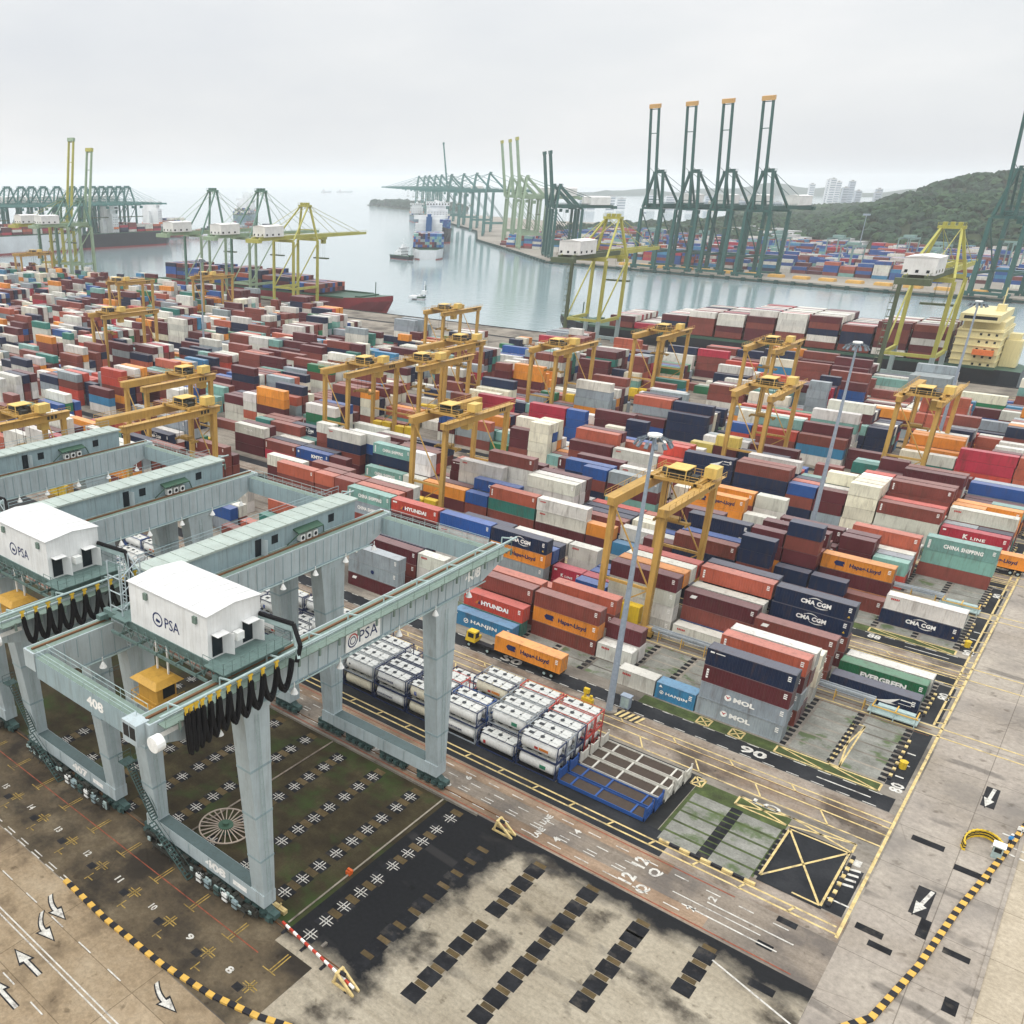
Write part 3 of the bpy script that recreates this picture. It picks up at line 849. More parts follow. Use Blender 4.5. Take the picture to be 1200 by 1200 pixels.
# ---- painted lines
Zl = .032
y = MB(); wl = MB(); rl = MB(); dl = MB(); bl = MB()
for a, b in ((91.5,92.7),):
    y.line((-200,a),(-7.1,a),.28,Zl); y.line((-200,b),(-7.4,b),.28,Zl)
    for i in range(24): y.line((-12-i*5.3,a),(-11.6-i*5.3,b),.25,Zl)
y.line((-7.0,91),(-7.0,330),.35,Zl); y.line((-8.1,146),(-8.1,330),.3,Zl)
for i in range(36): y.line((-8.1,147+i*5),(-7.0,147.6+i*5),.25,Zl)
for k in range(6):
    dy = 51*k; X0 = -140 if k < 2 else -60
    for yy in (110.5,113.2,115.0,116.3):
        y.line((X0,yy+dy),(-7.2,yy+dy),.26,Zl)
    for i in range(12): y.line((-13-i*8,110.5+dy),(-14.6-i*8,113.2+dy),.2,Zl); y.line((-18-i*8,115.0+dy),(-19-i*8,116.3+dy),.2,Zl)
    for yy in (142.9,145.6): y.line((X0,yy+dy),(60 if k < 2 else 20,yy+dy),.3,Zl)
    for yy in (165.2,169.9): y.line((X0,yy+dy),(60 if k < 2 else -7,yy+dy),.3,Zl)
    # hatched box in front of each block
    yy = 122.6+dy
    y.line((-23.2,yy),(-10.1,yy),.26,Zl); y.line((-23.2,yy+2),(-10.1,yy+2),.26,Zl); y.line((-23.2,yy),(-23.2,yy+2),.26,Zl); y.line((-10.1,yy),(-10.1,yy+2),.26,Zl)
    y.line((-23.2,yy+2),(-16.6,yy),.22,Zl); y.line((-16.6,yy+2),(-10.1,yy),.22,Zl)
    for i in range(40):
        x = -9.5-i*3.1
        if x > X0:
            wl.line((x,122.05+dy),(x-1.6,122.05+dy),.16,Zl); wl.line((x,118.8+dy),(x-1.6,118.8+dy),.16,Zl)
            wl.line((x,161.2+dy),(x-1.6,161.2+dy),.16,Zl)
    wl.line((-10.5,120.4+dy),(-17,120.4+dy),.22,Zl)
for x0, x1 in ((-16.8,-15.4),):
    for p, q in (((x0,124.9),(x0,138.6)),((x1,124.9),(x1,138.6)),((x0,124.9),(x1,124.9)),((x0,138.6),(x1,138.6)),((x0,124.9),(x1,138.6)),((x1,124.9),(x0,138.6))): y.line(p,q,.22,Zl)
for cx in (-33.3,-28.6):
    x0,x1,y0,y1 = cx-.9,cx+.9,122.5,124.6
    for p,q in (((x0,y0),(x1,y0)),((x1,y0),(x1,y1)),((x1,y1),(x0,y1)),((x0,y1),(x0,y0)),((x0,y0),(x1,y1)),((x0,y1),(x1,y0))): y.line(p,q,.22,Zl)
# crossed square and its hatched neighbours
for p,q in (((-16.2,95.4),(-16.2,106.4)),((-9.6,94.9),(-9.6,106.6)),((-16.2,95.4),(-9.6,106.6)),((-16.2,106.4),(-9.8,95.0)),((-12.6,94.9),(-9.7,94.9)),((-16.2,106.4),(-9.6,106.6)),((-16.6,107.0),(-9.4,108.9)),((-16.6,108.9),(-9.4,106.9)),((-16.6,108.9),(-9.4,108.9)),((-9.4,106.9),(-9.4,108.9)),((-23,106.8),(-16.8,108.9)),((-23,108.9),(-16.8,106.9)),((-23,108.9),(-16.8,108.9)),((-23,106.8),(-16.8,106.8)),((-23,106.8),(-23,108.9))): y.line(p,q,.26,Zl)
for x0,x1,y0,y1 in ((-28.9,-27.5,107.2,109.2),):
    for p,q in (((x0,y0),(x1,y0)),((x1,y0),(x1,y1)),((x1,y1),(x0,y1)),((x0,y1),(x0,y0)),((x0,y0),(x1,y1)),((x0,y1),(x1,y0))): y.line(p,q,.22,Zl)
# main road
rl.line((-330,82.5),(-9,82.5),.17,Zl); rl.line((-330,89.7),(-17,89.7),.17,Zl); rl.line((-330,47.6),(-50.5,47.2),.13,Zl)
for i in range(60):
    x = -10-i*3.6
    if x < -20: wl.line((x,83.4),(x-1.8,83.4),.16,Zl)
    wl.line((x-1,88.6),(x-2.6,88.6),.16,Zl)
    if i > 4:
        wl.line((x,85.0),(x-1.5,85.0),.14,Zl); wl.line((x+.8,86.9),(x-.7,86.9),.14,Zl); wl.line((x,85.6),(x-1.3,85.6),.14,Zl)
wl.line((-11,84.6),(-21,84.6),.2,Zl); wl.line((-10,86.8),(-19,86.8),.2,Zl); wl.line((-22.5,85.8),(-13,85.8),.16,Zl)
wl.line((-15.5,78.9),(-2,74.5),.22,Zl)
def gtxt(s, x, yy, w_, h_, m, rot=0):
    ax = (math.cos(rot), math.sin(rot), 0); ay = (-math.sin(rot), math.cos(rot), 0)
    put_text(m, s, (x,yy,Zl), ax, ay, w_, h_, 0, .03)
for yy, s in ((83.1,'Q'),(83.1,'12')): pass
gtxt('12', -26.4, 87.0, 1.8, 1.6, wl, R(90)); gtxt('Q', -24.4, 86.5, 1.6, 1.5, wl, R(90)); gtxt('12', -26.4, 83.4, 1.8, 1.6, wl, R(90)); gtxt('Q', -24.4, 82.9, 1.6, 1.5, wl, R(90))
gtxt('12', -67.0, 83.2, 2.2, 2.3, wl, R(90)); gtxt('Q', -64.0, 83.2, 2.0, 2.3, wl, R(90)); gtxt('LANE', -38.8, 86.1, 2.2, .8, wl, R(90)); gtxt('LANE', -38.3, 83.2, 2.2, .8, wl, R(90))
for x, s in ((-36,'4'),(-19.5,'2'),(-52,'6')): gtxt(s, x, 84.2, .8, .9, wl, R(90)); gtxt(s, x+1.2, 87.3, .8, .9, wl, R(90))
gtxt('LO', -21.5, 109.0-.4, 3.4, 1.2, wl); gtxt('90', -27.0, 119.4, 3.6, 1.9, wl); gtxt('S0', -66.0, 119.2, 3.8, 1.9, wl); gtxt('88', -22.8, 171.0, 2.0, 1.8, wl)
for k in range(4):
    gtxt('80', -7.7, 123.8+51*k, 2.4, 1.6, wl, R(90)); gtxt('80', -7.8, 155.2+51*k, 2.4, 1.6, wl, R(90))
    for i in range(3): wl.line((-9.3,128+51*k+i*3.6),(-8.3,128+51*k+i*3.6),.3,Zl)
for i in range(4): wl.line((-9.3,100.2+i*1.1),(-7.7,100.6+i*1.1),.42,Zl)
wl.rect(-9.2,-8.0,104.6,105.9,Zl); wl.line((-9.4,96.8),(-7.2,96.8),.25,Zl)
# left road
wl.line((-330,31.9),(-20,31.9),.16,Zl); wl.line((-330,31.4),(-20,31.4),.16,Zl)
for i in range(20):
    wl.line((-58-i*5.2,35.1),(-60.2-i*5.2,35.1),.15,Zl); wl.line((-55-i*5.2,27.5),(-57.2-i*5.2,27.5),.15,Zl)
def arrow(m, bm, x, yy, L, ang, curve=0.0):
    ca, sa = math.cos(ang), math.sin(ang)
    def P(u, v): return (x+u*ca-v*sa, yy+u*sa+v*ca)
    n = 7; pts = [(L*.62*i/n, curve*(1-(i/n))**2) for i in range(n+1)]
    for i in range(n):
        wd = .20
        m.sheet([P(pts[i][0],pts[i][1]-wd),P(pts[i+1][0],pts[i+1][1]-wd),P(pts[i+1][0],pts[i+1][1]+wd),P(pts[i][0],pts[i][1]+wd)], Zl)
        bm.sheet([P(pts[i][0],pts[i][1]-.36),P(pts[i+1][0],pts[i+1][1]-.36),P(pts[i+1][0],pts[i+1][1]+.36),P(pts[i][0],pts[i][1]+.36)], Zl-.006)
    m.sheet([P(L*.55,-.6),P(L,0),P(L*.62,.6)], Zl+.004)
    bm.sheet([P(L*.5,-.85),P(L*1.08,0),P(L*.55,.85)], Zl-.003)
arrow(wl, bl, -64.6, 29.9, 4.6, R(180)); arrow(wl, bl, -62.8, 26.2, 5.2, R(180)); arrow(wl, bl, -73.5, 35.9, 4.2, R(0), .9); arrow(wl, bl, -72, 33.4, 4.4, R(0), 1.4); arrow(wl, bl, -55.2, 36.6, 4, R(0), .9)
arrow(wl, bl, 1.1, 133.6, 5.2, R(-94)); arrow(wl, bl, -.9, 106, 5.4, R(-100), .0)
bl.rect(.2,1.7,128.4,133.8,Zl-.012); bl.rect(-2.3,-.6,100.6,106.2,Zl-.012)
# yellow crosses and numbers of the stained strip
def cross(m, x, yy, s, w_, z, g_=.16):
    for o in (-g_,g_):
        m.line((x-s,yy+o),(x+s,yy+o),w_,z); m.line((x+o,yy-s),(x+o,yy+s),w_,z)
for i in range(40):
    x = -48-i*6.3
    cross(dl, x, 43.6, .9, .13, Zl); dl.line((x+.3,41.4),(x+1.2,41.4),.13,Zl); dl.line((x+.3,40.9),(x+.3,42.2),.13,Zl)
    dl.line((x-.9,46.3),(x+.9,46.3),.13,Zl); dl.line((x,46.3),(x,49.2),.13,Zl); dl.line((x+.35,46.3),(x+.35,49.2),.13,Zl)
    bl.rect(x-1.4,x-.4,42.3,43.2,Zl-.01)
    if i < 12: gtxt(str((8+i) % 20), x-3.4, 43.2, .8, .9, wl, R(0))
for i in range(30): wl.line((-73.5-i*3.1,39.6),(-75.2-i*3.1,39.6),.14,Zl); wl.line((-73.5-i*3.1,39.15),(-75.2-i*3.1,39.15),.14,Zl)
# white crosses on black pads inside the grass pit, and the empty pads on the pale apron
pads = MB(); tanp = MB()
for j in range(9):
    X = -48.2-6.3*j
    for i in range(10):
        Y = 52.4+2.95*i
        if j == 0 and i == 0: Y += .4
        pads.rect(X-1.0,X+1.0,Y-.95,Y+.95,Zl-.012); cross(wl, X, Y, .86, .11, Zl, .19)
        (tanp.rect(X-.75,X+.75,Y+1.0,Y+1.95,Zl-.014) if (i*7+j*3) % 4 else None)
for X, Y0, n in ((-42,53.5,9),(-35.6,54.3,5),(-35.6,69.6,4),(-29.3,56.6,9),(-22.9,64.9,5),(-22.9,79-1.5,1),(-16.3,73.4,3)):
    for i in range(n): pads.rect(X-.95,X+.95,Y0-1+2.75*i,Y0+.95+2.75*i,Zl-.012); tanp.rect(X-.7,X+.7,Y0+1.0+2.75*i,Y0+1.7+2.75*i,Zl-.014)
for x, yy, w_, h_ in ((-1,97.2,1.0,3.4),(1.6,96.5,2.4,1.0),(-6,94,2.6,1.1),(-4.4,92.2,2.2,1.0),(-12.5,89.2,2,1),(3,88,1.2,2.2),(0,112,3.6,1.2),(-4.8,114.6,3.4,1.2),(-11.8,78.2,2.4,1.1),(-13,84.2,1.6,.9)):
    pads.rect(x,x+w_,yy,yy+h_,Zl-.012)
for nm, m, mt in (('yellow_road_lines', y, L_yel), ('white_road_lines', wl, L_white), ('red_road_lines', rl, L_red), ('worn_yellow_crosses', dl, L_dyel), ('black_road_patches', bl, L_black), ('black_pads', pads, G_sq), ('tan_pads', tanp, ground('pad_filler', ('#6a5b44','#57492f','#443a29'), .3, 3))):
    struct(m.build(nm, mt))
# black twistlock seats between the bays of the empty slots
tw = MB()
for k in range(3):
    for (Y0, nr) in ((125.3+51*k,6),(146.7+51*k,5)):
        for h in range(0, 14):
            X = -10.4-6.3*h
            for r in range(nr*2):
                tw.box(X-.45,X+.45,Y0+.1+1.45*r,Y0+.9+1.45*r,0,.06)
o = tw.build('twistlock_seats', G_sq); o['kind'] = 'structure'
# ---- water, a sheet to the horizon
m, nt, b = newmat('harbour_water')
n1 = noise(nt, .11, 6, .6, stretch=(1,1.6,1)); n2 = noise(nt, .012, 4, .5)
ad = N(nt,'ShaderNodeMath', operation='ADD'); nt.links.new(n1.outputs['Fac'], ad.inputs[0]); nt.links.new(n2.outputs['Fac'], ad.inputs[1])
b.inputs['Base Color'].default_value = lin('#8b9c9f'); b.inputs['Roughness'].default_value = .10; b.inputs['IOR'].default_value = 1.5
bump(nt, b, ad.outputs[0], .16, .9)
wt = MB(); wt.rect(-10900,2900,-390,13400,-3.2)
struct(wt.build('harbour_water', m))
# ------------------------------------------------------------------ tank containers
M_tank = paint('tank_white', '#dfdfda', .35, '#8f826c', .35, .5); M_tank2 = paint('tank_cream', '#d6cfb8', .4, '#8f7a5c', .4, .5); M_tank3 = paint('tank_steel', '#a9adb0', .35, '#6a655c', .4, .5)
M_fnavy = paint('frame_navy', '#202f52', .5, '#4a3a2c', .3); M_fred = paint('frame_red', '#b9473f', .5, '#4a3a2c', .3); M_fgrey = paint('frame_grey', '#8d9499', .5); M_fblue = paint('frame_blue', '#234c8a', .5, '#4a3a2c', .25)
M_dark = plain('dark_hatch', '#3a3d40', .6); M_walk = plain('walkway_plate', '#c6c6c0', .5, .1)
def tank_meshes(style):
    L, W, H = 6.06, 1.219, 2.6; a = L/2
    f = MB()
    for sx in (-1,1):
        for sy in (-1,1): f.bar((sx*(a-.07),sy*(W-.07),0),(sx*(a-.07),sy*(W-.07),H),.12)
        f.bar((sx*(a-.07),-W,.08),(sx*(a-.07),W,.08),.16); f.bar((sx*(a-.07),-W+.14,H-.07),(sx*(a-.07),W-.14,H-.07),.13)
        f.bar((sx*(a-.07),-W+.1,.1),(sx*(a-.07),-.3,1.0),.09); f.bar((sx*(a-.07),W-.1,.1),(sx*(a-.07),.3,1.0),.09)
    for sy in (-1,1):
        f.bar((-a+.14,sy*(W-.07),.08),(a-.14,sy*(W-.07),.08),.14); f.bar((-a+.14,sy*(W-.05),H-.05),(a-.14,sy*(W-.05),H-.05),.08)
    t = MB(); n = 20; r = 1.14; zc = 1.36
    prof = [(-a+.28,.35),(-a+.34,.75),(-a+.46,1.0),(-a+.62,r),(a-.62,r),(a-.46,1.0),(a-.34,.75),(a-.28,.35)]
    for i in range(len(prof)-1):
        t.tube((prof[i][0],0,zc),(prof[i+1][0],0,zc),prof[i][1],n,prof[i+1][1],caps=(i in (0,len(prof)-2)))
    if style == 1:
        for x in (-1.5,-.5,.5,1.5): t.tube((x-.04,0,zc),(x+.04,0,zc),r+.025,n)
    wk = MB()
    wk.box(-a+.3,a-.3,-.30,.30,zc+r+.005,zc+r+.05)
    for x0_, x1_ in ((-a+.5,-1.5),(-1.3,-.2),(.0,1.2),(1.4,a-.5)): wk.box(x0_,x1_,.32,.92,zc+r-.12,zc+r+.02); wk.box(x0_+.1,x1_+.05,-.92,-.32,zc+r-.12,zc+r+.02)
    ht = MB(); ht.tube((0,0,zc+r+.05),(0,0,zc+r+.16),.3,10); ht.tube((1.3,0,zc+r+.05),(1.3,0,zc+r+.12),.16,8); ht.box(-2.0,-1.3,-.25,.25,zc+r+.05,zc+r+.13)
    return f, t, wk, ht
TM = {}
for st, (fm, tm) in enumerate(((M_fnavy,M_tank),(M_fnavy,M_tank2),(M_fgrey,M_tank),(M_fred,M_tank),(M_fblue,M_tank),(M_fnavy,M_tank3))):
    f, t, wk, ht = tank_meshes(st % 2)
    TM[st] = (f.mesh('frame', fm), t.mesh('tank', tm, True), wk.mesh('walkway', M_walk), ht.mesh('hatch', M_dark))
SNAME = ['white tank in navy frame','cream banded tank in navy frame','white tank in grey frame','white tank in red frame','white tank in blue frame','steel tank in navy frame']
tmk = {}
def tank_mark(kind):
    if kind in tmk: return tmk[kind]
    b = MB(); y_ = -1.165; z = 1.25
    def cyl(x, zz): return (x, -math.sqrt(max(.01,1.152**2-(zz-1.36)**2))-.012, zz)
    def patch(x0,x1,z0,z1,m): b.face([cyl(x0,z0),cyl(x1,z0),cyl(x1,z1),cyl(x0,z1)],m)
    if kind == 'text':
        put_text(b, 'EAGLETAINER', (-2.3,-1.172,1.2), (1,0,0),(0,0,1),3.0,.30,0,.03)
    elif kind == 'orange': patch(.2,1.6,1.05,1.3,1); patch(.2,1.6,1.3,1.5,1); patch(-.5,.05,1.05,1.45,2)
    elif kind == 'green': patch(.6,1.5,1.0,1.3,3); patch(.6,1.5,1.3,1.6,3)
    elif kind == 'blue': patch(-1.7,-1.3,.9,1.2,4); patch(-1.7,-1.3,1.2,1.6,4)
    elif kind == 'red': patch(-2.0,-1.6,.9,1.2,2); patch(-2.0,-1.6,1.2,1.5,2)
    elif kind == 'dot': patch(-1.9,-1.6,1.3,1.6,5)
    me = b.mesh('lettering', [M_navyt, M_orl, M_red, plain('green_label','#2f7a5c'), plain('blue_label','#2b50a0'), M_dark]); tmk[kind] = me
    return me
def tank(X, Y, Z, st, mk, label):
    e = empty('tank_container', (X,Y,Z)); f, t, wk, ht = TM[st]
    link('frame', f, e); o = link('tank', t, e); w_ = link('walkway', wk, e); link('hatch', ht, w_)
    if mk: link('lettering', tank_mark(mk), o)
    tag(e, label, 'tank container', 'tank containers stacked beside the main road')
TANKS = {}   # (row, slot) -> list of (style, mark)
def tk(row, slot, *lst): TANKS[(row, slot)] = lst
for r in range(5):
    for s in range(17):
        n = rnd.choice([1,2,2,2,1]) if s > 5 else (2 if r < 4 else 1)
        TANKS[(r,s)] = [(rnd.choice([0,0,0,1,1,2,2,5,4]), rnd.choice([None,None,'text','dot','blue','red','orange',None])) for i in range(n)]
tk(0,0,(0,'green'),(0,'orange')); tk(1,0,(0,None),(2,None)); tk(2,0,(0,None),(0,None)); tk(3,0,(3,None),(3,None)); tk(4,0,(3,None),(3,None))
tk(0,1,(0,'red')); tk(1,1,(0,None),(2,'green')); tk(2,1,(5,None),(2,None)); tk(3,1,(2,None),(2,None)); tk(4,1,(3,None),(3,None))
tk(0,2,(2,'text'),(0,None)); tk(1,2,(4,None),(4,None)); tk(2,2,(2,None)); tk(3,2,(1,'orange'),(1,'orange')); tk(4,2,(0,None),(2,None))
tk(0,3,(1,None),(1,'blue')); tk(1,3,(0,None),(0,None)); tk(2,3,(3,None),(3,None)); tk(3,3,(3,None)); tk(4,3,(5,None))
tk(0,4,(0,'text'),(0,'text')); tk(1,4,(5,None),(5,None)); tk(2,4,(5,None),(5,None)); tk(3,4,(1,None)); tk(4,4,)
tk(0,5,(1,None),(2,'dot')); tk(1,5,(0,None),(2,None)); tk(2,5,(2,None),(2,None)); tk(3,5,(0,None),(0,None)); tk(4,5,(0,None))
tk(0,6,(1,'text'),(2,None))
TW2 = ['lower','upper']
for (r, s), lst in TANKS.items():
    for t, (st, mk) in enumerate(lst):
        X = -45.4-6.3*s; Y = 96.1+2.75*r
        tank(X, Y, t*2.65, st, mk, '%s, %s tier, %s row, %s slot from racks' % (SNAME[st], TW2[t] if len(lst) > 1 else 'single', ORD[r], ORD[s]))
# ------------------------------------------------------------------ flat racks
M_fdeck = plain('dark_timber_deck', '#453b33', .8)
M_wframe = paint('rack_white', '#c4c1b6', .55, '#6a4b36', .45)
def flat_rack(X, Y, mt, label, L=12.1):
    e = empty('flat_rack', (X,Y,0)); a = L/2
    d = MB()
    for sy in (-1,1): d.box(-a,a,sy*1.2-(.09 if sy > 0 else -.0)-(.0),sy*1.2+(.0 if sy > 0 else .09),.1,.62)
    for x in (-a+1.9,-a+5.4,a-1.9): d.box(x-.12,x+.12,-1.1,1.1,.32,.6)
    d.build('side_rails', mt, e)
    fl = MB(); fl.box(-a+.2,a-.2,-1.1,1.1,.2,.42); fl.build('deck', M_fdeck, e)
    for s in (-1,1):
        w_ = MB(); x = s*(a-.12)
        w_.box(x-.1,x+.1,-1.2,-1.02,.1,2.3); w_.box(x-.1,x+.1,1.02,1.2,.1,2.3); w_.box(x-.07,x+.07,-1.02,1.02,.1,1.9)
        w_.bar((x+s*.1,-1.0,.2),(x+s*.1,1.0,1.8),.1); w_.bar((x+s*.1,1.0,.2),(x+s*.1,-1.0,1.8),.1)
        w_.build('end_wall', mt, e)
    tag(e, label, 'flat rack', 'empty flat racks beside the tank containers')
for i, (mt, lb) in enumerate(((M_fblue,'blue empty flat rack nearest the main road'),(M_fblue,'blue empty flat rack beside the white ones'),(M_wframe,'white empty flat rack next to the blue racks'),(M_wframe,'white empty flat rack in the middle of the white ones'),(M_wframe,'white empty flat rack farthest from the main road'))):
    flat_rack(-36.0+.15*i, 96.2+2.75*i, mt, lb)

# ------------------------------------------------------------------ blue-green bridge cranes
Y_mach = plain('machinery_dark', '#33342f', .6)
K_blue = paint('crane_blue_green', '#8fa2a6', .5, '#5c5648', .5, .25); K_blue2 = paint('crane_pale_side', '#a9b5b7', .5, '#6a6050', .45, .3)
K_deck = paint('crane_deck_green', '#728479', .6, '#4c4636', .6, .4); K_trol = paint('trolley_green_grey', '#5f7570', .55, '#2d302c', .7, 1.0)
K_sill = paint('sill_top_dark', '#4c5c5c', .6, '#33332d', .5, .5)
K_roof = paint('house_roof_green', '#a3aea6', .6, '#7a745c', .45, .4)
K_white = paint('machine_house_white', '#dededb', .5, '#a39c8c', .3, .3); K_wroof = paint('machine_house_roof', '#cfcfcc', .55, '#98928a', .45, .5, streak=False); K_cab = paint('cab_yellow', '#bf9440', .5, '#6a4a20', .45, .6)
K_teal = paint('bogie_green', '#3f5653', .55, '#1d1d1c', .9, 1.2); K_black = plain('black_cable', '#121214', .75); K_rail = plain('hand_rail', '#9fb1ae', .5); K_rust = plain('rusty_rail', '#6e4d33', .7)
K_glass = plain('dark_window', '#1d2429', .2); K_green = paint('dark_green_bracket', '#3c5a48', .6, '#3a3526', .5, .6); K_lamp = plain('lamp_white', '#e9e9e4', .4)
def rail(mb, p, q, h=1.05, step=2.0, r=.035):
    p = Vector(p); q = Vector(q); L = (q-p).length; n = max(1, int(L/step)); up = Vector((0,0,h))
    mb.tube(p+up, q+up, r, 5); mb.tube(p+up*.52, q+up*.52, r*.8, 4)
    for i in range(n+1):
        c = p+(q-p)*(i/n); mb.tube(c, c+up, r, 4)
def stairs(mb, p, q, w=.8, n=None):
    p = Vector(p); q = Vector(q); d = q-p; n = n or max(3, int(abs(d.z)/.28)); s = Vector((-d.y,d.x,0))
    if s.length < 1e-4: s = Vector((1,0,0))
    s = s.normalized()*(w/2)
    for k in (-1,1):
        mb.bar(p+s*k, q+s*k, .06, .22); mb.tube(p+s*k+Vector((0,0,1)), q+s*k+Vector((0,0,1)), .035, 5)
    for i in range(n+1):
        c = p+d*(i/n); mb.bar(c-s, c+s, .22, .05)
def bridge_crane(num, X0, label):
    e = empty('bridge_crane', (X0,50,0))
    def Yl(v): return v-50
    # girders: box beams with stiffener seams
    def girder(x, rust):
        g_ = MB(); w_ = .95
        prof = [(37.6,29.6),(40.9,28.5),(42.6,28.05),(89.5,28.05),(94.2,29.7),(94.2,31.6),(37.6,31.6)]
        g_.extr([(x-w_,Yl(y_),z) for y_, z in prof], (2*w_,0,0))
        ob = g_.build('girder', K_blue2, e)
        s = MB()
        for i in range(37):
            y_ = 39.5+1.5*i
            z0 = 28.12 if 42.6 < y_ < 89.5 else 29.3
            s.box(x+w_,x+w_+.05,Yl(y_)-.04,Yl(y_)+.04,z0,31.4)
        s.box(x+w_,x+w_+.07,Yl(42.6),Yl(89.5),28.06,28.2)
        s.build('stiffeners', K_blue, ob)
        r_ = MB(); r_.box(x-.12,x+.12,Yl(38),Yl(93.6),31.6,31.78); r_.build('trolley_rail', K_rust, ob)
        d = MB(); d.box(x-.8,x+.8,Yl(37.8),Yl(93.8),31.6,31.612); d.build('deck_plate', K_deck, ob)
        return ob
    gf = girder(0, 0); gb = girder(-18.2, 1)
    gt = MB(); put_text(gt, str(num), (.962,Yl(85.6),29.0), (0,1,0), (0,0,1), 3.4, 1.5, 0, .04); gt.build('number', M_white, gf)
    # walkway and cable rail along the outer side of the front girder
    wk = MB(); wk.box(.95,2.1,Yl(38.5),Yl(94),31.3,31.4); rail(wk, (2.05,Yl(38.5),31.4), (2.05,Yl(94),31.4), 1.0, 2.8)
    for i in range(19): wk.bar((.95,Yl(40+3*i),30.4),(2.05,Yl(40+3*i),31.3),.1)
    for i in range(19): wk.box(2.0,2.16,Yl(40+3*i)-.12,Yl(40+3*i)+.12,30.6,31.5)
    wk.build('walkway', K_deck, gf)
    cr = MB(); cr.tube((2.3,Yl(37.8),32.9),(2.3,Yl(94.6),32.9),.13,8)
    for i in range(10): cr.bar((2.3,Yl(40+6*i),32.9),(.6,Yl(40+6*i),32.6),.14); cr.bar((.6,Yl(40+6*i),32.6),(.6,Yl(40+6*i),31.5),.12)
    cr.build('cable_track', K_rail, gf)
    # festoon: carriers and black cable loops
    ys = [40.6,41.1,41.7,42.4,43.3,44.3,45.5,46.8,48.2,49.8,51.6]
    if num == 407: ys = [40.8,42.4,43.9,45.3,46.9,48.5,50.2,52.0,53.8,55.4]
    fc = MB(); fl = MB()
    for y_ in ys: fc.box(2.25,2.42,Yl(y_)-.14,Yl(y_)+.14,31.9,32.6); fc.box(2.22,2.45,Yl(y_)-.24,Yl(y_)+.24,32.55,32.75)
    ends = ys+[ys[-1]+2.0]
    for i in range(len(ends)-1):
        a, b_ = ends[i], ends[i+1]; dep = 4.7-.8*min(2.2,(b_-a))
        for off in (-.14,.14):
            pts = [(2.35+off, Yl(a+(b_-a)*t), 32.1-dep*math.sin(math.pi*t)**.6) for t in (0,.06,.15,.3,.5,.7,.85,.94,1)]
            fl.path(pts, .17, 7)
            pts = [(2.35+off, Yl(a+(b_-a)*t)+.1, 31.95-(dep-.5)*math.sin(math.pi*t)**.6) for t in (0,.06,.15,.3,.5,.7,.85,.94,1)]
            fl.path(pts, .15, 7)
    fo = fl.build('festoon_cable', K_black, e); fc.build('cable_carriers', M_yel, fo)
    # back girder electrical house
    hs = MB(); x0, x1 = -22.2, -19.15
    hs.box(x0,x1,Yl(54.2),Yl(88.5),31.5,34.3); ho = hs.build('electrical_house', K_blue, e)
    rf = MB(); rf.box(x0-.25,x1+.3,Yl(53.9),Yl(88.8),34.3,34.55)
    for i in range(17): rf.box(x0-.2,x1+.3,Yl(55+2*i)-.05,Yl(55+2*i)+.05,34.55,34.62)
    rf.build('roof', K_roof, ho)
    dr = MB(); dr.box(x1,x1+.06,Yl(69.6),Yl(70.6),31.6,33.8); dr.build('doorway', K_glass, ho)
    dl_ = MB(); dl_.bar((x1+.05,Yl(70.65),31.65),(x1+.9,Yl(70.9),31.65),.05,.1); dl_.hexa([(x1+.04,Yl(70.6),31.65),(x1+.85,Yl(70.9),31.65),(x1+.85,Yl(70.96),31.65),(x1+.04,Yl(70.66),31.65)],[(x1+.04,Yl(70.6),33.7),(x1+.85,Yl(70.9),33.7),(x1+.85,Yl(70.96),33.7),(x1+.04,Yl(70.66),33.7)]); dl_.build('door', K_blue2, ho)
    for y_ in (73.0,83.6):
        wn = MB(); wn.box(x1,x1+.05,Yl(y_)-.55,Yl(y_)+.55,32.5,33.6); wn.build('window', K_glass, ho)
    cn_ = MB(); cn_.hexa([(x1,Yl(76.3),33.3),(x1+1.1,Yl(76.3),33.0),(x1+1.1,Yl(80.9),33.0),(x1,Yl(80.9),33.3)],[(x1,Yl(76.3),33.5),(x1+1.1,Yl(76.3),33.15),(x1+1.1,Yl(80.9),33.15),(x1,Yl(80.9),33.5)])
    for y_ in (76.3,80.9): cn_.bar((x1+1.05,Yl(y_),33.05),(x1+.1,Yl(y_+(-1.2 if y_ < 78 else 1.2)),31.6),.12)
    cn_.build('canopy', K_green, ho)
    for i in range(3):
        ac = MB(); ac.box(x1+.05,x1+.75,Yl(77.0+1.2*i),Yl(77.8+1.2*i),31.75,32.6); a_ = ac.build('air_conditioner', K_lamp, ho)
        fn = MB(); fn.tube((x1+.75,Yl(77.4+1.2*i),32.15),(x1+.77,Yl(77.4+1.2*i),32.15),.27,10); fn.build('fan', K_glass, a_)
    bk = MB()
    for i in range(2,8): bk.hexa([(-19.2,Yl(45+6*i)-.15,28.6),(-19.15,Yl(45+6*i)-.15,28.6),(-19.15,Yl(45+6*i)+.15,28.6),(-19.2,Yl(45+6*i)+.15,28.6)],[(-22.0,Yl(45+6*i)-.15,31.4),(-19.15,Yl(45+6*i)-.15,31.4),(-19.15,Yl(45+6*i)+.15,31.4),(-22.0,Yl(45+6*i)+.15,31.4)])
    rail(bk, (-22.6,Yl(54),34.5), (-22.6,Yl(89),34.5), .9, 4); [bk.box(x1-.15,x1+.02,Yl(55+2*i)-.03,Yl(55+2*i)+.03,31.5,34.3) for i in range(17)]; bk.build('bracket', K_blue, ho)
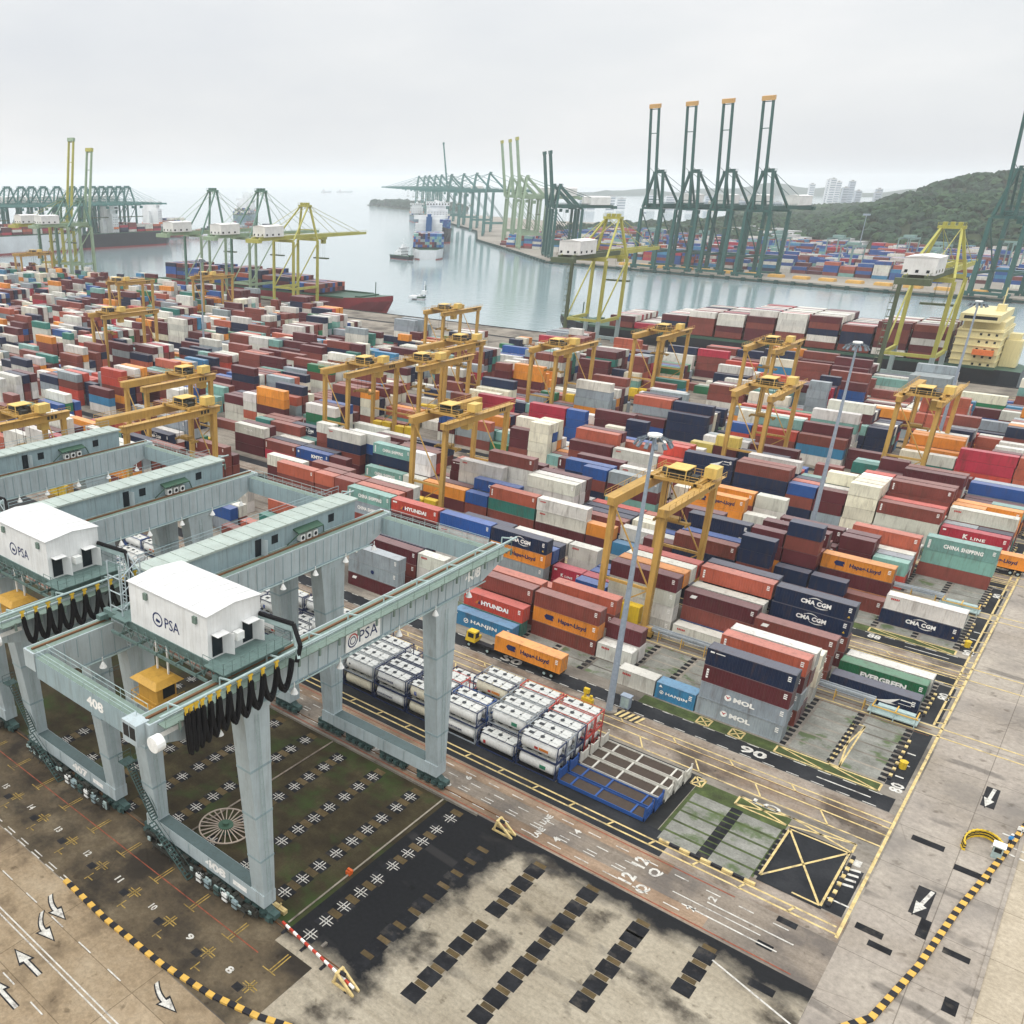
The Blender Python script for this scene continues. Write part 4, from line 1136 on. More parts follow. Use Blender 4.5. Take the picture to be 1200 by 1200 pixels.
    # end ties between the girders
    for y_, lb in ((38.4,1),(92.9,0)):
        t_ = MB(); t_.box(-17.25,-.95,Yl(y_)-.7,Yl(y_)+.7,28.9,31.2); to = t_.build('end_tie', K_blue, e)
        r_ = MB(); rail(r_, (-17,Yl(y_)+.62,31.2), (-1,Yl(y_)+.62,31.2)); rail(r_, (-17,Yl(y_)-.62,31.2), (-1,Yl(y_)-.62,31.2), .9); r_.build('hand_rail', K_rail, to)
        d_ = MB(); d_.box(-17.2,-1,Yl(y_)-.68,Yl(y_)+.68,31.2,31.212); d_.build('deck_plate', K_deck, to)
        if lb: n_ = MB(); put_text(n_, str(num), (-8.6,Yl(y_)-.712,29.6), (1,0,0), (0,0,1), 2.6, 1.1, 0, .04); n_.build('number', M_white, to)
    # legs, tapered across the span
    for xa, xb in ((-.98,.98),(-19.3,-17.2)):
        l_ = MB(); l_.hexa([(xa,Yl(50.7),3.6),(xb,Yl(50.7),3.6),(xb,Yl(52.3),3.6),(xa,Yl(52.3),3.6)],[(xa,Yl(48.5),27.2),(xb,Yl(48.5),27.2),(xb,Yl(51.9),27.2),(xa,Yl(51.9),27.2)]); l_.box(xa-.06,xb+.06,Yl(48.4),Yl(52),27.2,28.05); l_.box(xa-.03,xb+.03,Yl(50.55),Yl(52.4),1.9,3.6); l_.build('leg', K_blue2, e)
        l_ = MB(); l_.hexa([(xa,Yl(82.7),3.6),(xb,Yl(82.7),3.6),(xb,Yl(84.5),3.6),(xa,Yl(84.5),3.6)],[(xa,Yl(79.7),27.2),(xb,Yl(79.7),27.2),(xb,Yl(84.3),27.2),(xa,Yl(84.3),27.2)]); l_.box(xa-.06,xb+.06,Yl(79.6),Yl(84.4),27.2,28.05); l_.box(xa-.03,xb+.03,Yl(82.5),Yl(84.6),1.9,3.6); l_.build('leg', K_blue2, e)
    for xa, xb in ((-.98,.98),(-19.3,-17.2)):
        for b0, b1, t0, t1 in ((50.7,52.3,48.5,51.9),(82.7,84.5,79.7,84.3)):
            bd = MB()
            for z in (8.5,14.5,20.5):
                f_ = (z-3.6)/23.6; u0 = b0+(t0-b0)*f_; u1 = b1+(t1-b1)*f_; g0 = .035
                bd.box(xa-g0,xb+g0,Yl(u0)-g0,Yl(u1)+g0,z-.14,z+.14)
            bd.build('splice_band', K_blue, e)
            ld = MB(); xl = xb+.12
            for q in (.3,.62): ld.tube((xl,Yl(b0+(b1-b0)*q),4),(xl,Yl(t0+(t1-t0)*(.4+.12*(q > .5))),27),.03,4)
            for k in range(38):
                f_ = k/38; z = 4.2+22.6*f_; ya_ = (b0+(b1-b0)*.3)*(1-f_)+(t0+(t1-t0)*.4)*f_; yb_ = (b0+(b1-b0)*.62)*(1-f_)+(t0+(t1-t0)*.52)*f_; ld.bar((xl,Yl(ya_),z),(xl,Yl(yb_),z),.03)
            ld.build('ladder', K_rail, e)
    # sills and bogies on the two rails
    for ya, yb in ((50.6,52.3),(82.6,84.5)):
        s_ = MB(); s_.box(-17.17,-1.01,Yl(ya),Yl(yb),1.75,3.6); so_ = s_.build('sill_beam', K_blue2, e)
        t_ = MB(); t_.box(-17.1,-1.1,Yl(ya)+.04,Yl(yb)-.04,3.6,3.612); t_.build('deck_plate', K_sill, so_)
        s2 = MB()
        for x in (-15,-11.5,-8,-4.5): s2.box(x-.04,x+.04,Yl(ya)-.04,Yl(ya),2.0,3.5)
        s2.build('seam', K_blue, so_)
        if ya < 60:
            n_ = MB(); put_text(n_, str(num), (-8.6,Yl(ya)-.03,2.15), (1,0,0), (0,0,1), 3.5, 1.2, 0, .05); n_.box(-3.9,-1.7,Yl(ya)-.03,Yl(ya)-.01,2.35,2.95); n_.build('number', M_white, so_)
        ym = Yl((ya+yb)/2)
        for xc in (-18.2,-12.8,-6.6,-.2):
            b_ = MB()
            b_.box(xc-2.4,xc+2.4,ym-.45,ym+.45,.75,1.35)
            b_.extr([(xc-1.6,ym-.5,1.3),(xc+1.6,ym-.5,1.3),(xc+.5,ym-.5,1.9),(xc-.5,ym-.5,1.9)], (0,1.0,0))
            for q in (-1.7,-.6,.6,1.7): b_.box(xc+q-.42,xc+q+.42,ym-.62,ym-.45,.2,1.0); b_.box(xc+q-.3,xc+q+.25,ym-.95,ym-.62,.45,1.0)
            bo = b_.build('bogie', K_teal, e)
            w_ = MB()
            for q in (-1.7,-.6,.6,1.7): w_.tube((xc+q,ym-.22,.42),(xc+q,ym+.22,.42),.4,14)
            w_.build('wheels', K_black, bo)
    # near side service platform, cabinets, stairs, ladders
    sp = MB(); sp.box(-17,-.8,Yl(49.3),Yl(50.55),.95,1.0); [sp.bar((-17+1.6*i,Yl(49.35),.2),(-17+1.6*i,Yl(50.5),1.6),.08) for i in range(11)]; sp.build('service_walkway', Y_mach, e)
    for i, x in enumerate((-8.6,-7.2,-5.6,-4.2,-2.6)):
        c_ = MB(); c_.box(x-.4,x+.4,Yl(49.4),Yl(49.9),.4,1.45); c_.build('control_cabinet', (K_lamp,K_blue,K_teal)[i % 3], e)
    st = MB(); stairs(st, (-10.0,Yl(49.3),.1), (-16.6,Yl(49.3),4.4)); stairs(st, (-16.9,Yl(50.0),4.4),(-21.2,Yl(50.0),10.2)); st.box(-22.6,-21.2,Yl(49.4),Yl(51),10.1,10.2)
    stairs(st, (-21.2,Yl(51.2),10.2),(-17.2,Yl(52.6),16)); st.box(-17.4,-16.2,Yl(52),Yl(53.2),15.9,16.0); stairs(st, (-17.2,Yl(53.1),16),(-21.2,Yl(52.6),22)); st.box(-22.4,-21.2,Yl(51.4),Yl(53),21.9,22.0); stairs(st, (-21.2,Yl(51.0),22),(-17.6,Yl(49.6),28.5))
    for z in (10.2,16,22): rail(st, (-22.5,Yl(49.4),z), (-22.5,Yl(51.2),z), 1, 1)
    st.build('stairs', K_teal, e)
    la = MB()
    for s in (-.3,.3): la.tube((-16.4+s,Yl(48.2),28.5),(-16.4+s,Yl(48.2),39),.07,5)
    for i in range(24): la.bar((-16.7,Yl(48.2),28.8+.42*i),(-16.1,Yl(48.2),28.8+.42*i),.05)
    for x, y_ in ((-15.3,49.6),(-17.3,49.6),(-15.3,47.0),(-17.3,47.0)): la.bar((x,Yl(y_),31.8),(x,Yl(y_),38.6),.11)
    for i in range(4):
        z = 32+1.7*i
        la.bar((-15.3,Yl(49.6),z),(-17.3,Yl(49.6),z+1.6),.08); la.bar((-15.3,Yl(47),z),(-15.3,Yl(49.6),z+1.6),.08); la.bar((-17.3,Yl(47),z),(-15.3,Yl(47),z),.08); la.bar((-17.3,Yl(49.6),z),(-17.3,Yl(47),z+1.6),.08)
    la.build('ladder_tower', K_blue2, e)
    # driver access cabin at the near end and work lamps
    cb = MB(); cb.box(-1.6,.4,Yl(36.6),Yl(38.1),29.6,31.7); co = cb.build('end_cabin', K_blue2, e)
    g2 = MB(); g2.box(-1.4,-.65,Yl(36.56),Yl(36.6),30.2,31.4); g2.box(-.5,.25,Yl(36.56),Yl(36.6),30.2,31.4); g2.build('window', K_glass, co)
    tk_ = MB(); tk_.tube((1.9,Yl(37.1),30.3),(1.9,Yl(38.0),30.3),.75,14); tk_.build('cable_drum', K_lamp, e)
    sv = MB(); sv.box(1.0,1.06,Yl(38.2),Yl(41.2),29.9,30.4)
    for i in range(8): pass
    sv.build('slotted_plate', K_lamp, gf)
    for gx, ys_ in ((1.05,(45,55,62,72,79,86)),(-17.1,(45,54,61,67,72,78,84,90))):
        for y_ in ys_:
            lp = MB(); lp.tube((gx+.35,Yl(y_),27.3),(gx+.35,Yl(y_),27.9),.42,10,.12); lp.tube((gx+.35,Yl(y_),27.9),(gx+.35,Yl(y_),28.5),.06,5); lp.build('work_lamp', K_lamp, e)
    pp = MB()
    for gx in (1.15,-17.05): pp.tube((gx,Yl(43),28.0),(gx,Yl(90),28.0),.09,6)
    pp.build('conduit', K_rail, e)
    # trolley with machine house and hanging cab
    y0, y1 = 46.9, 53.7
    tr = MB()
    for y_ in (y0+.3,y1-.3): tr.box(-18.6,.4,Yl(y_)-.3,Yl(y_)+.3,32.2,32.9)
    for x in (-18.2,0):
        tr.box(x-.35,x+.35,Yl(y0-1),Yl(y1+1),32.0,32.5)
        for y_ in (y0,y1): tr.tube((x-.2,Yl(y_),32.0),(x+.2,Yl(y_),32.0),.32,10)
    tr.box(-14.0,-1.6,Yl(y0-.1),Yl(y1+.6),32.9,33.0); tr.box(-1.6,1.2,Yl(y0-.9),Yl(y1+1.2),32.9,33.0); tr.box(-16.2,-14.0,Yl(y0-.6),Yl(y1+.6),32.9,33.0)
    rail(tr, (-1.7,Yl(y0-.85),33), (1.1,Yl(y0-.85),33), 1.1, 1); rail(tr, (-18.2,Yl(y1+1.1),33), (1.1,Yl(y1+1.1),33)); rail(tr, (-14.2,Yl(y0-.6),31.6), (-2,Yl(y0-.6),31.6), 1.0, 1.5)
    rail(tr, (1.1,Yl(y0-.85),33), (1.1,Yl(y1+1.1),33), 1.1, 1)
    for i in range(9): tr.bar((-15+1.6*i,Yl(y0-.4),31.4),(-14.2+1.6*i,Yl(y0-.4),32.9),.09); tr.bar((-13.4+1.6*i,Yl(y0-.4),31.4),(-14.2+1.6*i,Yl(y0-.4),32.9),.09)
    for y_ in (y0-.6,y0+1.2,y0+3,y0+4.8): tr.bar((-16.5,Yl(y_),31.2),(-1.5,Yl(y_),31.2),.18,.3)
    for x in (-15,-12,-9,-6,-3): tr.bar((x,Yl(y0-.8),31.3),(x,Yl(y1),31.3),.16,.3)
    for x in (-14,-10,-6): tr.tube((x,Yl(y0+1.5),31.9),(x+1.6,Yl(y0+1.5),31.9),.55,12)
    to = tr.build('trolley_frame', K_trol, e)
    mh = MB(); xa, xb = -13.7, -1.9
    mh.box(xa,xb,Yl(y0),Yl(y1),33.0,37.5); ym = Yl((y0+y1)/2)
    mh.extr([(xa,Yl(y0),37.5),(xa,Yl(y1),37.5),(xa,ym,37.85)], (xb-xa,0,0))
    mo = mh.build('machine_house', K_white, e)
    rf = MB(); rf.hexa([(xa-.12,Yl(y0)-.15,37.5),(xb+.12,Yl(y0)-.15,37.5),(xb+.12,ym,37.86),(xa-.12,ym,37.86)],[(xa-.12,Yl(y0)-.15,37.58),(xb+.12,Yl(y0)-.15,37.58),(xb+.12,ym,37.94),(xa-.12,ym,37.94)])
    rf.hexa([(xa-.12,ym,37.86),(xb+.12,ym,37.86),(xb+.12,Yl(y1)+.15,37.5),(xa-.12,Yl(y1)+.15,37.5)],[(xa-.12,ym,37.94),(xb+.12,ym,37.94),(xb+.12,Yl(y1)+.15,37.58),(xa-.12,Yl(y1)+.15,37.58)])
    rf.build('roof', K_wroof, mo); sm = MB()
    for i in range(1,9):
        x = xa+(xb-xa)*i/9; sm.bar((x,Yl(y0)-.12,37.59),(x,ym,37.95),.06,.05); sm.bar((x,ym,37.95),(x,Yl(y1)+.12,37.59),.07,.05); None
    sm.build('panel_seams', K_wroof, mo)
    for y_ in (y0+.5,y0+4.4):
        dd = MB(); dd.box(xb+.0,xb+.05,Yl(y_),Yl(y_)+1.25,33.2,35.5); dd.build('doorway', K_glass, mo)
        d2 = MB(); d2.hexa([(xb+.05,Yl(y_)+1.3,33.2),(xb+1.15,Yl(y_)+1.75,33.2),(xb+1.13,Yl(y_)+1.82,33.2),(xb+.05,Yl(y_)+1.37,33.2)],[(xb+.05,Yl(y_)+1.3,35.4),(xb+1.15,Yl(y_)+1.75,35.4),(xb+1.13,Yl(y_)+1.82,35.4),(xb+.05,Yl(y_)+1.37,35.4)]); d2.box(xb+.02,xb+1.0,Yl(y_)-.1,Yl(y_)+1.4,35.55,35.62); d2.build('door', K_white, mo)
    ac = MB(); ac.box(xb+.1,xb+.8,Yl(y0)+3.0,Yl(y0)+3.9,34.2,35.0); ac.build('air_conditioner', K_lamp, mo)
    lg = MB(); put_text(lg, 'PSA', (-8.2,Yl(y0)-.02,34.2), (1,0,0), (0,0,1), 2.2, 1.15, 0, .005)
    for t in range(14):
        u = 2*math.pi*t/14; v = 2*math.pi*(t+1)/14; c = (-9.3,34.75); r1, r2 = .78, .62
        lg.face([(c[0]+math.cos(u)*r1,Yl(y0)-.02,c[1]+math.sin(u)*r1),(c[0]+math.cos(v)*r1,Yl(y0)-.02,c[1]+math.sin(v)*r1),(c[0]+math.cos(v)*r2,Yl(y0)-.02,c[1]+math.sin(v)*r2),(c[0]+math.cos(u)*r2,Yl(y0)-.02,c[1]+math.sin(u)*r2)],0)
    lg.face([(-9.6,Yl(y0)-.02,34.5),(-9.0,Yl(y0)-.02,34.45),(-8.9,Yl(y0)-.02,34.7),(-9.5,Yl(y0)-.02,34.85)],0)
    lg.build('lettering', M_navyt, mo)
    for x in (xa+2.8,xb-1.6): vv = MB(); vv.box(x-.25,x+.25,Yl(y0)-.25,Yl(y0),36.4,37.1); vv.build('vent', K_deck, mo)
    # drives, cable boxes and pipes crowding the near sill
    cl_ = MB(); cr_ = random.Random(num)
    for i in range(46):
        x = -18.6+cr_.random()*19; z = .7+cr_.random()*1.1; w_ = .15+cr_.random()*.4
        cl_.box(x-w_,x+w_,Yl(49.75),Yl(49.95+cr_.random()*.5),z-w_*.8,z+w_*.8)
    for i in range(16):
        x = -18+cr_.random()*17; pts = [(x,Yl(49.6),.5+cr_.random()),(x+.6,Yl(49.5),1.2+cr_.random()),(x+1.5,Yl(49.6),.6+cr_.random())]; cl_.path(pts, .06, 5)
    cl_.build('drive_machinery', Y_mach, e)
    cl_ = MB()
    for i in range(26):
        x = -18.6+cr_.random()*19; z = .8+cr_.random()*.9; w_ = .12+cr_.random()*.22
        cl_.box(x-w_,x+w_,Yl(49.55),Yl(49.7),z-w_,z+w_)
    cl_.build('junction_boxes', K_rail, e)
    am = MB(); am.bar((xb-.1,Yl(y1)-.2,35.2),(1.2,Yl(y1)+1.4,34.4),.3,.55); am.bar((1.2,Yl(y1)+1.4,34.4),(2.6,Yl(y1)+.6,31.9),.3,.55); am.build('cable_arm', K_rail, e)
    ch = MB(); ch.path([(xb,Yl(y1)-.2,35.6),(1.2,Yl(y1)+1.4,34.9),(2.5,Yl(y1)+1.0,33.2),(2.5,Yl(y1)+.5,31.6)], .24, 8); ch.build('cable_chain', K_black, e)
    # driver's cab below the trolley
    cx, cy = -9.2, 46.2
    cb = MB(); cb.box(cx-1.5,cx+1.5,Yl(cy)-1.2,Yl(cy)+1.2,26.1,28.5); co = cb.build('cab', K_cab, e)
    rf = MB(); rf.hexa([(cx-2.1,Yl(cy)-1.8,28.5),(cx+2.1,Yl(cy)-1.8,28.5),(cx+2.1,Yl(cy)+1.8,28.5),(cx-2.1,Yl(cy)+1.8,28.5)],[(cx-1.5,Yl(cy)-1.2,29.0),(cx+1.5,Yl(cy)-1.2,29.0),(cx+1.5,Yl(cy)+1.2,29.0),(cx-1.5,Yl(cy)+1.2,29.0)]); rf.build('cab_roof', K_cab, co)
    gl = MB(); gl.box(cx+1.5,cx+1.53,Yl(cy)-.5,Yl(cy)+1.0,26.9,28.2); gl.box(cx-1.2,cx-.2,Yl(cy)+1.2,Yl(cy)+1.23,26.9,28.2); gl.build('window', K_glass, co)
    bl_ = MB(); bl_.box(cx-2.1,cx+2.1,Yl(cy)-1.8,Yl(cy)+1.8,25.9,26.05)
    for p, q in (((cx-2.05,Yl(cy)-1.75,26.05),(cx+2.05,Yl(cy)-1.75,26.05)),((cx+2.05,Yl(cy)-1.75,26.05),(cx+2.05,Yl(cy)+1.75,26.05)),((cx-2.05,Yl(cy)-1.75,26.05),(cx-2.05,Yl(cy)+1.75,26.05))): rail(bl_, p, q, 1.0, 1.0, .04)
    bl_.build('cab_balcony', K_cab, co)
    hg = MB()
    for x in (cx-.8,cx+.9): hg.bar((x,Yl(cy)+.8,28.9),(x,Yl(cy)+.8,32.2),.16)
    hg.build('hanger', K_lamp, co)
    tag(e, label, 'gantry crane', 'blue-green bridge cranes over the grass pit')
    return e, gf
c8, gf8 = bridge_crane(408, -54.0, 'pale blue-green bridge crane numbered 408, nearest, with sign on its front girder')
c7, gf7 = bridge_crane(407, -80.8, 'pale blue-green bridge crane numbered 407, between the two others, cut by frame edge')
c6, gf6 = bridge_crane(406, -107.6, 'farthest left blue-green bridge crane, mostly outside the frame')
sg = MB(); sg.box(-.0,.12,13.1,18.75,28.45,30.75); so_ = sg.build('sign', K_lamp, c8, loc=(1.08,0,0))
# sign panel stands on the girder face
lg = MB(); put_text(lg, 'PSA', (.135,15.2,29.0), (0,1,0), (0,0,1), 3.1, 1.35, 0, .0)
for t in range(16):
    u = 2*math.pi*t/16; v = 2*math.pi*(t+1)/16; c = (14.15,29.6)
    for r1, r2 in ((.82,.66),(.48,.36)):
        lg.face([(.135,c[0]+math.cos(u)*r1,c[1]+math.sin(u)*r1),(.135,c[0]+math.cos(v)*r1,c[1]+math.sin(v)*r1),(.135,c[0]+math.cos(v)*r2,c[1]+math.sin(v)*r2),(.135,c[0]+math.cos(u)*r2,c[1]+math.sin(u)*r2)], 1 if t < 6 and r1 > .6 else 0)
lg.build('lettering', [M_navyt, M_red], so_)

# ------------------------------------------------------------------ yellow yard cranes
Y_main = paint('yard_crane_yellow', '#b9934c', .5, '#5a3c1e', .6, .3); Y_dk = paint('yard_crane_trolley', '#94763a', .55, '#3d2e18', .7, .7); Y_cab = paint('yard_cab_cream', '#d8b765', .5, '#7a5a30', .3, .6)
Y_pow = paint('generator_yellow', '#d6b42a', .5, '#5a4a1e', .4, .6)
RTP = {}
def rtg(block, X, span, label, tpos=.75, H=22.5):
    near = 91.8 if block == 'T' else BLK[block][0] - (10.4 if block[0] == 'A' else 3.0)
    if 'proto' in RTP and RTP['key'] == (span, tpos):
        e = copy_tree(RTP['proto']); e.location = (X, near, 0); e['label'] = label; return e
    e = empty('yard_crane', (X,near,0)); w_ = 4.4; S = span
    for x in (-w_,w_):
        for y_ in (0,S):
            l = MB(); s = 1 if y_ == 0 else -1
            l.hexa([(x-.45,y_-.45,2.2),(x+.45,y_-.45,2.2),(x+.45,y_+.45,2.2),(x-.45,y_+.45,2.2)],[(x-.5,y_-.6,H),(x+.5,y_-.6,H),(x+.5,y_+.6,H),(x-.5,y_+.6,H)]); l.build('leg', Y_main, e)
        g_ = MB(); g_.extr([(x-.55,-1.6,H+.4),(x-.55,-.6,H),(x-.55,S+.6,H),(x-.55,S+1.6,H+.4),(x-.55,S+1.6,H+1.75),(x-.55,-1.6,H+1.75)], (1.1,0,0)); go = g_.build('girder', Y_main, e)
        r_ = MB(); sx = 1 if x > 0 else -1
        rail(r_, (x+sx*1.25,-1.5,H+1.75), (x+sx*1.25,S+1.5,H+1.75), 1.0, 2.4, .05); r_.box(min(x,x+sx*1.3),max(x,x+sx*1.3),-1.5,S+1.5,H+1.75,H+1.8); r_.build('walkway', Y_main, go)
        if x > 0:
            n_ = MB()
            for i in range(3): n_.box(x+.56,x+.6,S-4.5+i*1.0,S-3.9+i*1.0,H+.5,H+1.3)
            n_.build('number', Y_mach, go)
    for y_ in (0,S):
        s = MB(); s.box(-w_-1.4,w_+1.4,y_-.5,y_+.5,1.5,2.3); s.bar((-w_,y_,9),(w_,y_,9),.35,.5); s.bar((-w_+.4,y_,2.6),(w_-.4,y_,8.8),.22); s.bar((-w_+.4,y_,H-.4),(w_-.4,y_,9.2),.22)
        s.build('sill_beam', Y_main, e)
        for x in (-w_-.2,w_+.2):
            b_ = MB(); b_.box(x-1.5,x+1.5,y_-.55,y_+.55,.55,1.5); bo = b_.build('wheel_carriage', Y_dk, e)
            q = MB()
            for o in (-.95,.95): q.tube((x+o,y_-.32,.62),(x+o,y_+.32,.62),.62,12)
            q.build('wheels', K_black, bo)
        m_ = MB(); m_.box(-3.4,-.2,y_-1.0,y_+1.0,2.35,5.2); m_.box(.2,3.4,y_-.9,y_+.9,2.35,5.5); m_.build('power_pack', Y_pow, e)
    ld = MB()
    for s in (-.25,.25): ld.tube((w_+.62,-.0+s,2.5),(w_+.62,s,H),.05,4)
    for i in range(28): ld.bar((w_+.62,-.25,2.8+.7*i),(w_+.62,.25,2.8+.7*i),.05)
    ld.build('ladder', Y_dk, e)
    ty = S*tpos
    t_ = MB(); t_.box(-w_-.6,w_+.6,ty-3,ty-2.4,H+1.9,H+2.4); t_.box(-w_-.6,w_+.6,ty+2.4,ty+3,H+1.9,H+2.4); t_.box(-w_+.2,-w_+.8,ty-3,ty+3,H+1.9,H+2.5); t_.box(w_-.8,w_-.2,ty-3,ty+3,H+1.9,H+2.5); t_.box(-w_,w_,ty-2.4,ty+2.4,H+2.0,H+2.1)
    for y_ in (ty-3,ty+3): rail(t_, (-w_,y_,H+2.4), (w_,y_,H+2.4), 1.1, 1.6, .06)
    to = t_.build('trolley', Y_main, e)
    mc = MB(); mc.tube((-2.4,ty-.9,H+3.0),(2.2,ty-.9,H+3.0),.75,12); mc.box(-1.2,1.4,ty+.6,ty+2.0,H+2.1,H+3.5); mc.box(2.3,3.6,ty-1.6,ty,H+2.1,H+3.3); mc.tube((-3.6,ty+1,H+2.8),(-1.6,ty+1,H+2.8),.5,10); mc.build('winch', Y_mach, to)
    hm = MB(); hm.box(-1.8,1.8,ty-2.2,ty+2.2,H+4.1,H+4.25)
    for x in (-1.7,1.7):
        for y_ in (ty-2.1,ty+2.1): hm.bar((x,y_,H+2.1),(x,y_,H+4.1),.15)
    hm.build('canopy', Y_cab, to)
    cb = MB(); cb.box(w_-.9,w_+1.3,ty+1.6,ty+4.6,H+2.5,H+4.4); co = cb.build('electrical_box', Y_cab, to)
    oc = MB(); oc.box(w_-3.2,w_-1.2,ty+3.1,ty+5.2,H-2.2,H+.3); oo = oc.build('cab', Y_cab, to)
    og = MB(); og.box(w_-3.0,w_-1.4,ty+5.2,ty+5.23,H-1.9,H-.5); og.build('window', K_glass, oo)
    rp = MB()
    for x in (-1.6,1.6):
        for y_ in (ty-.9,ty+.9): rp.tube((x,y_,H+2.0),(x,y_,16.6),.05,4)
    rp.build('hoist_rope', K_black, to)
    sp = MB(); sp.box(-3.0,3.0,ty-.4,ty+.4,16.0,16.5); sp.box(-3.1,-2.8,ty-1.2,ty+1.2,15.8,16.3); sp.box(2.8,3.1,ty-1.2,ty+1.2,15.8,16.3); sp.box(-1.3,1.3,ty-.8,ty+.8,16.5,17.1); sp.build('spreader', Y_dk, to)
    tag(e, label, 'yard crane', 'yellow gantry cranes straddling the container blocks')
    RTP['proto'] = e; RTP['key'] = (span, tpos)
    return e
for b, X, tp, lb in (('B0',-56.2,.74,'yellow yard crane nearest the camera, beside the tall lamp mast'),
    ('A1',-115.5,.3,'yellow yard crane second nearest in the centre, cream box over its near end'),
    ('B1',-169,.55,'yellow yard crane left of centre, standing before the pair'),
    ('A2',-160,.25,'front crane of the overlapping pair of yellow yard cranes'),
    ('B2',-172,.7,'rear crane of the overlapping pair of yellow yard cranes'),
    ('A3',-143.5,.3,'yellow yard crane right of the overlapping pair, trolley at near end'),
    ('A4',-131.5,.5,'yellow yard crane in front of the dark ship bow'),
    ('B2',-71.5,.5,'yellow yard crane standing right of centre near mustard containers'),
    ('A4',-93.5,.4,'yellow yard crane in front of the ship container stacks'),
    ('A3',-39,.15,'yellow yard crane farthest right, between two lamp masts'),
    ('A4',-223,.25,'yellow yard crane alone near the open quay apron'),
    ('A0',-166,.8,'yellow yard crane just behind the blue-green bridge cranes'),
    ('B0',-196,.75,'yellow yard crane behind another one near the left edge'),
    ('T',-188,.6,'yellow yard crane cut by the left edge, behind the bridge crane'),
    ('A2',-318,.2,'yellow yard crane at left, nearer of two in one line'),
    ('B3',-418,.1,'yellow yard crane at left, farther of two in one line'),
    ('B4',-408,.2,'yellow yard crane below the green quay cranes'),
    ('A5',-640,.5,'yellow yard crane farthest left in front of the white ship')):
    rtg(b, X, 26.0 if b[0] == 'A' else 21.0 if b == 'T' else 22.6, lb, tp)

# ------------------------------------------------------------------ lamp masts
K_mast = plain('mast_grey', '#9aa6b3', .45, .3); K_flood = plain('floodlight_grey', '#6b757c', .5)
def lamp_mast(X, Y, label, H=43):
    e = empty('lamp_mast', (X,Y,0))
    b = MB(); b.tube((0,0,0),(0,0,.35),1.2,16); b.build('base', G_conc, e)
    p = MB(); p.tube((0,0,.35),(0,0,H),.52,14,.2); p.build('pole', K_mast, e)
    h = MB(); h.tube((0,0,H-.1),(0,0,H+.2),.95,16); h.build('head', K_lamp, e)
    for i in range(12):
        a = 2*math.pi*i/12; l = MB(); c, s = math.cos(a), math.sin(a)
        l.bar((c*.8,s*.8,H),(c*2.3,s*2.3,H-.7),.09); l.bar((c*2.0,s*2.0,H-.7),(c*2.5,s*2.5,H-1.35),.5,.25); l.build('floodlight', K_flood, e)
    tag(e, label, 'lamp mast', 'tall floodlight masts in the yard')
lamp_mast(-45.0,116.5,'tall grey floodlight mast nearest the camera, beside black and yellow plates')
lamp_mast(-45.5,218.5,'tall grey floodlight mast standing right of the white container stack')
lamp_mast(-39.6,320.5,'tall grey floodlight mast near the right edge before the cream ship house')
lamp_mast(-316,167.5,'tall grey floodlight mast close to the left edge')
lamp_mast(-314,269.5,'thin grey floodlight mast before the green quay cranes')
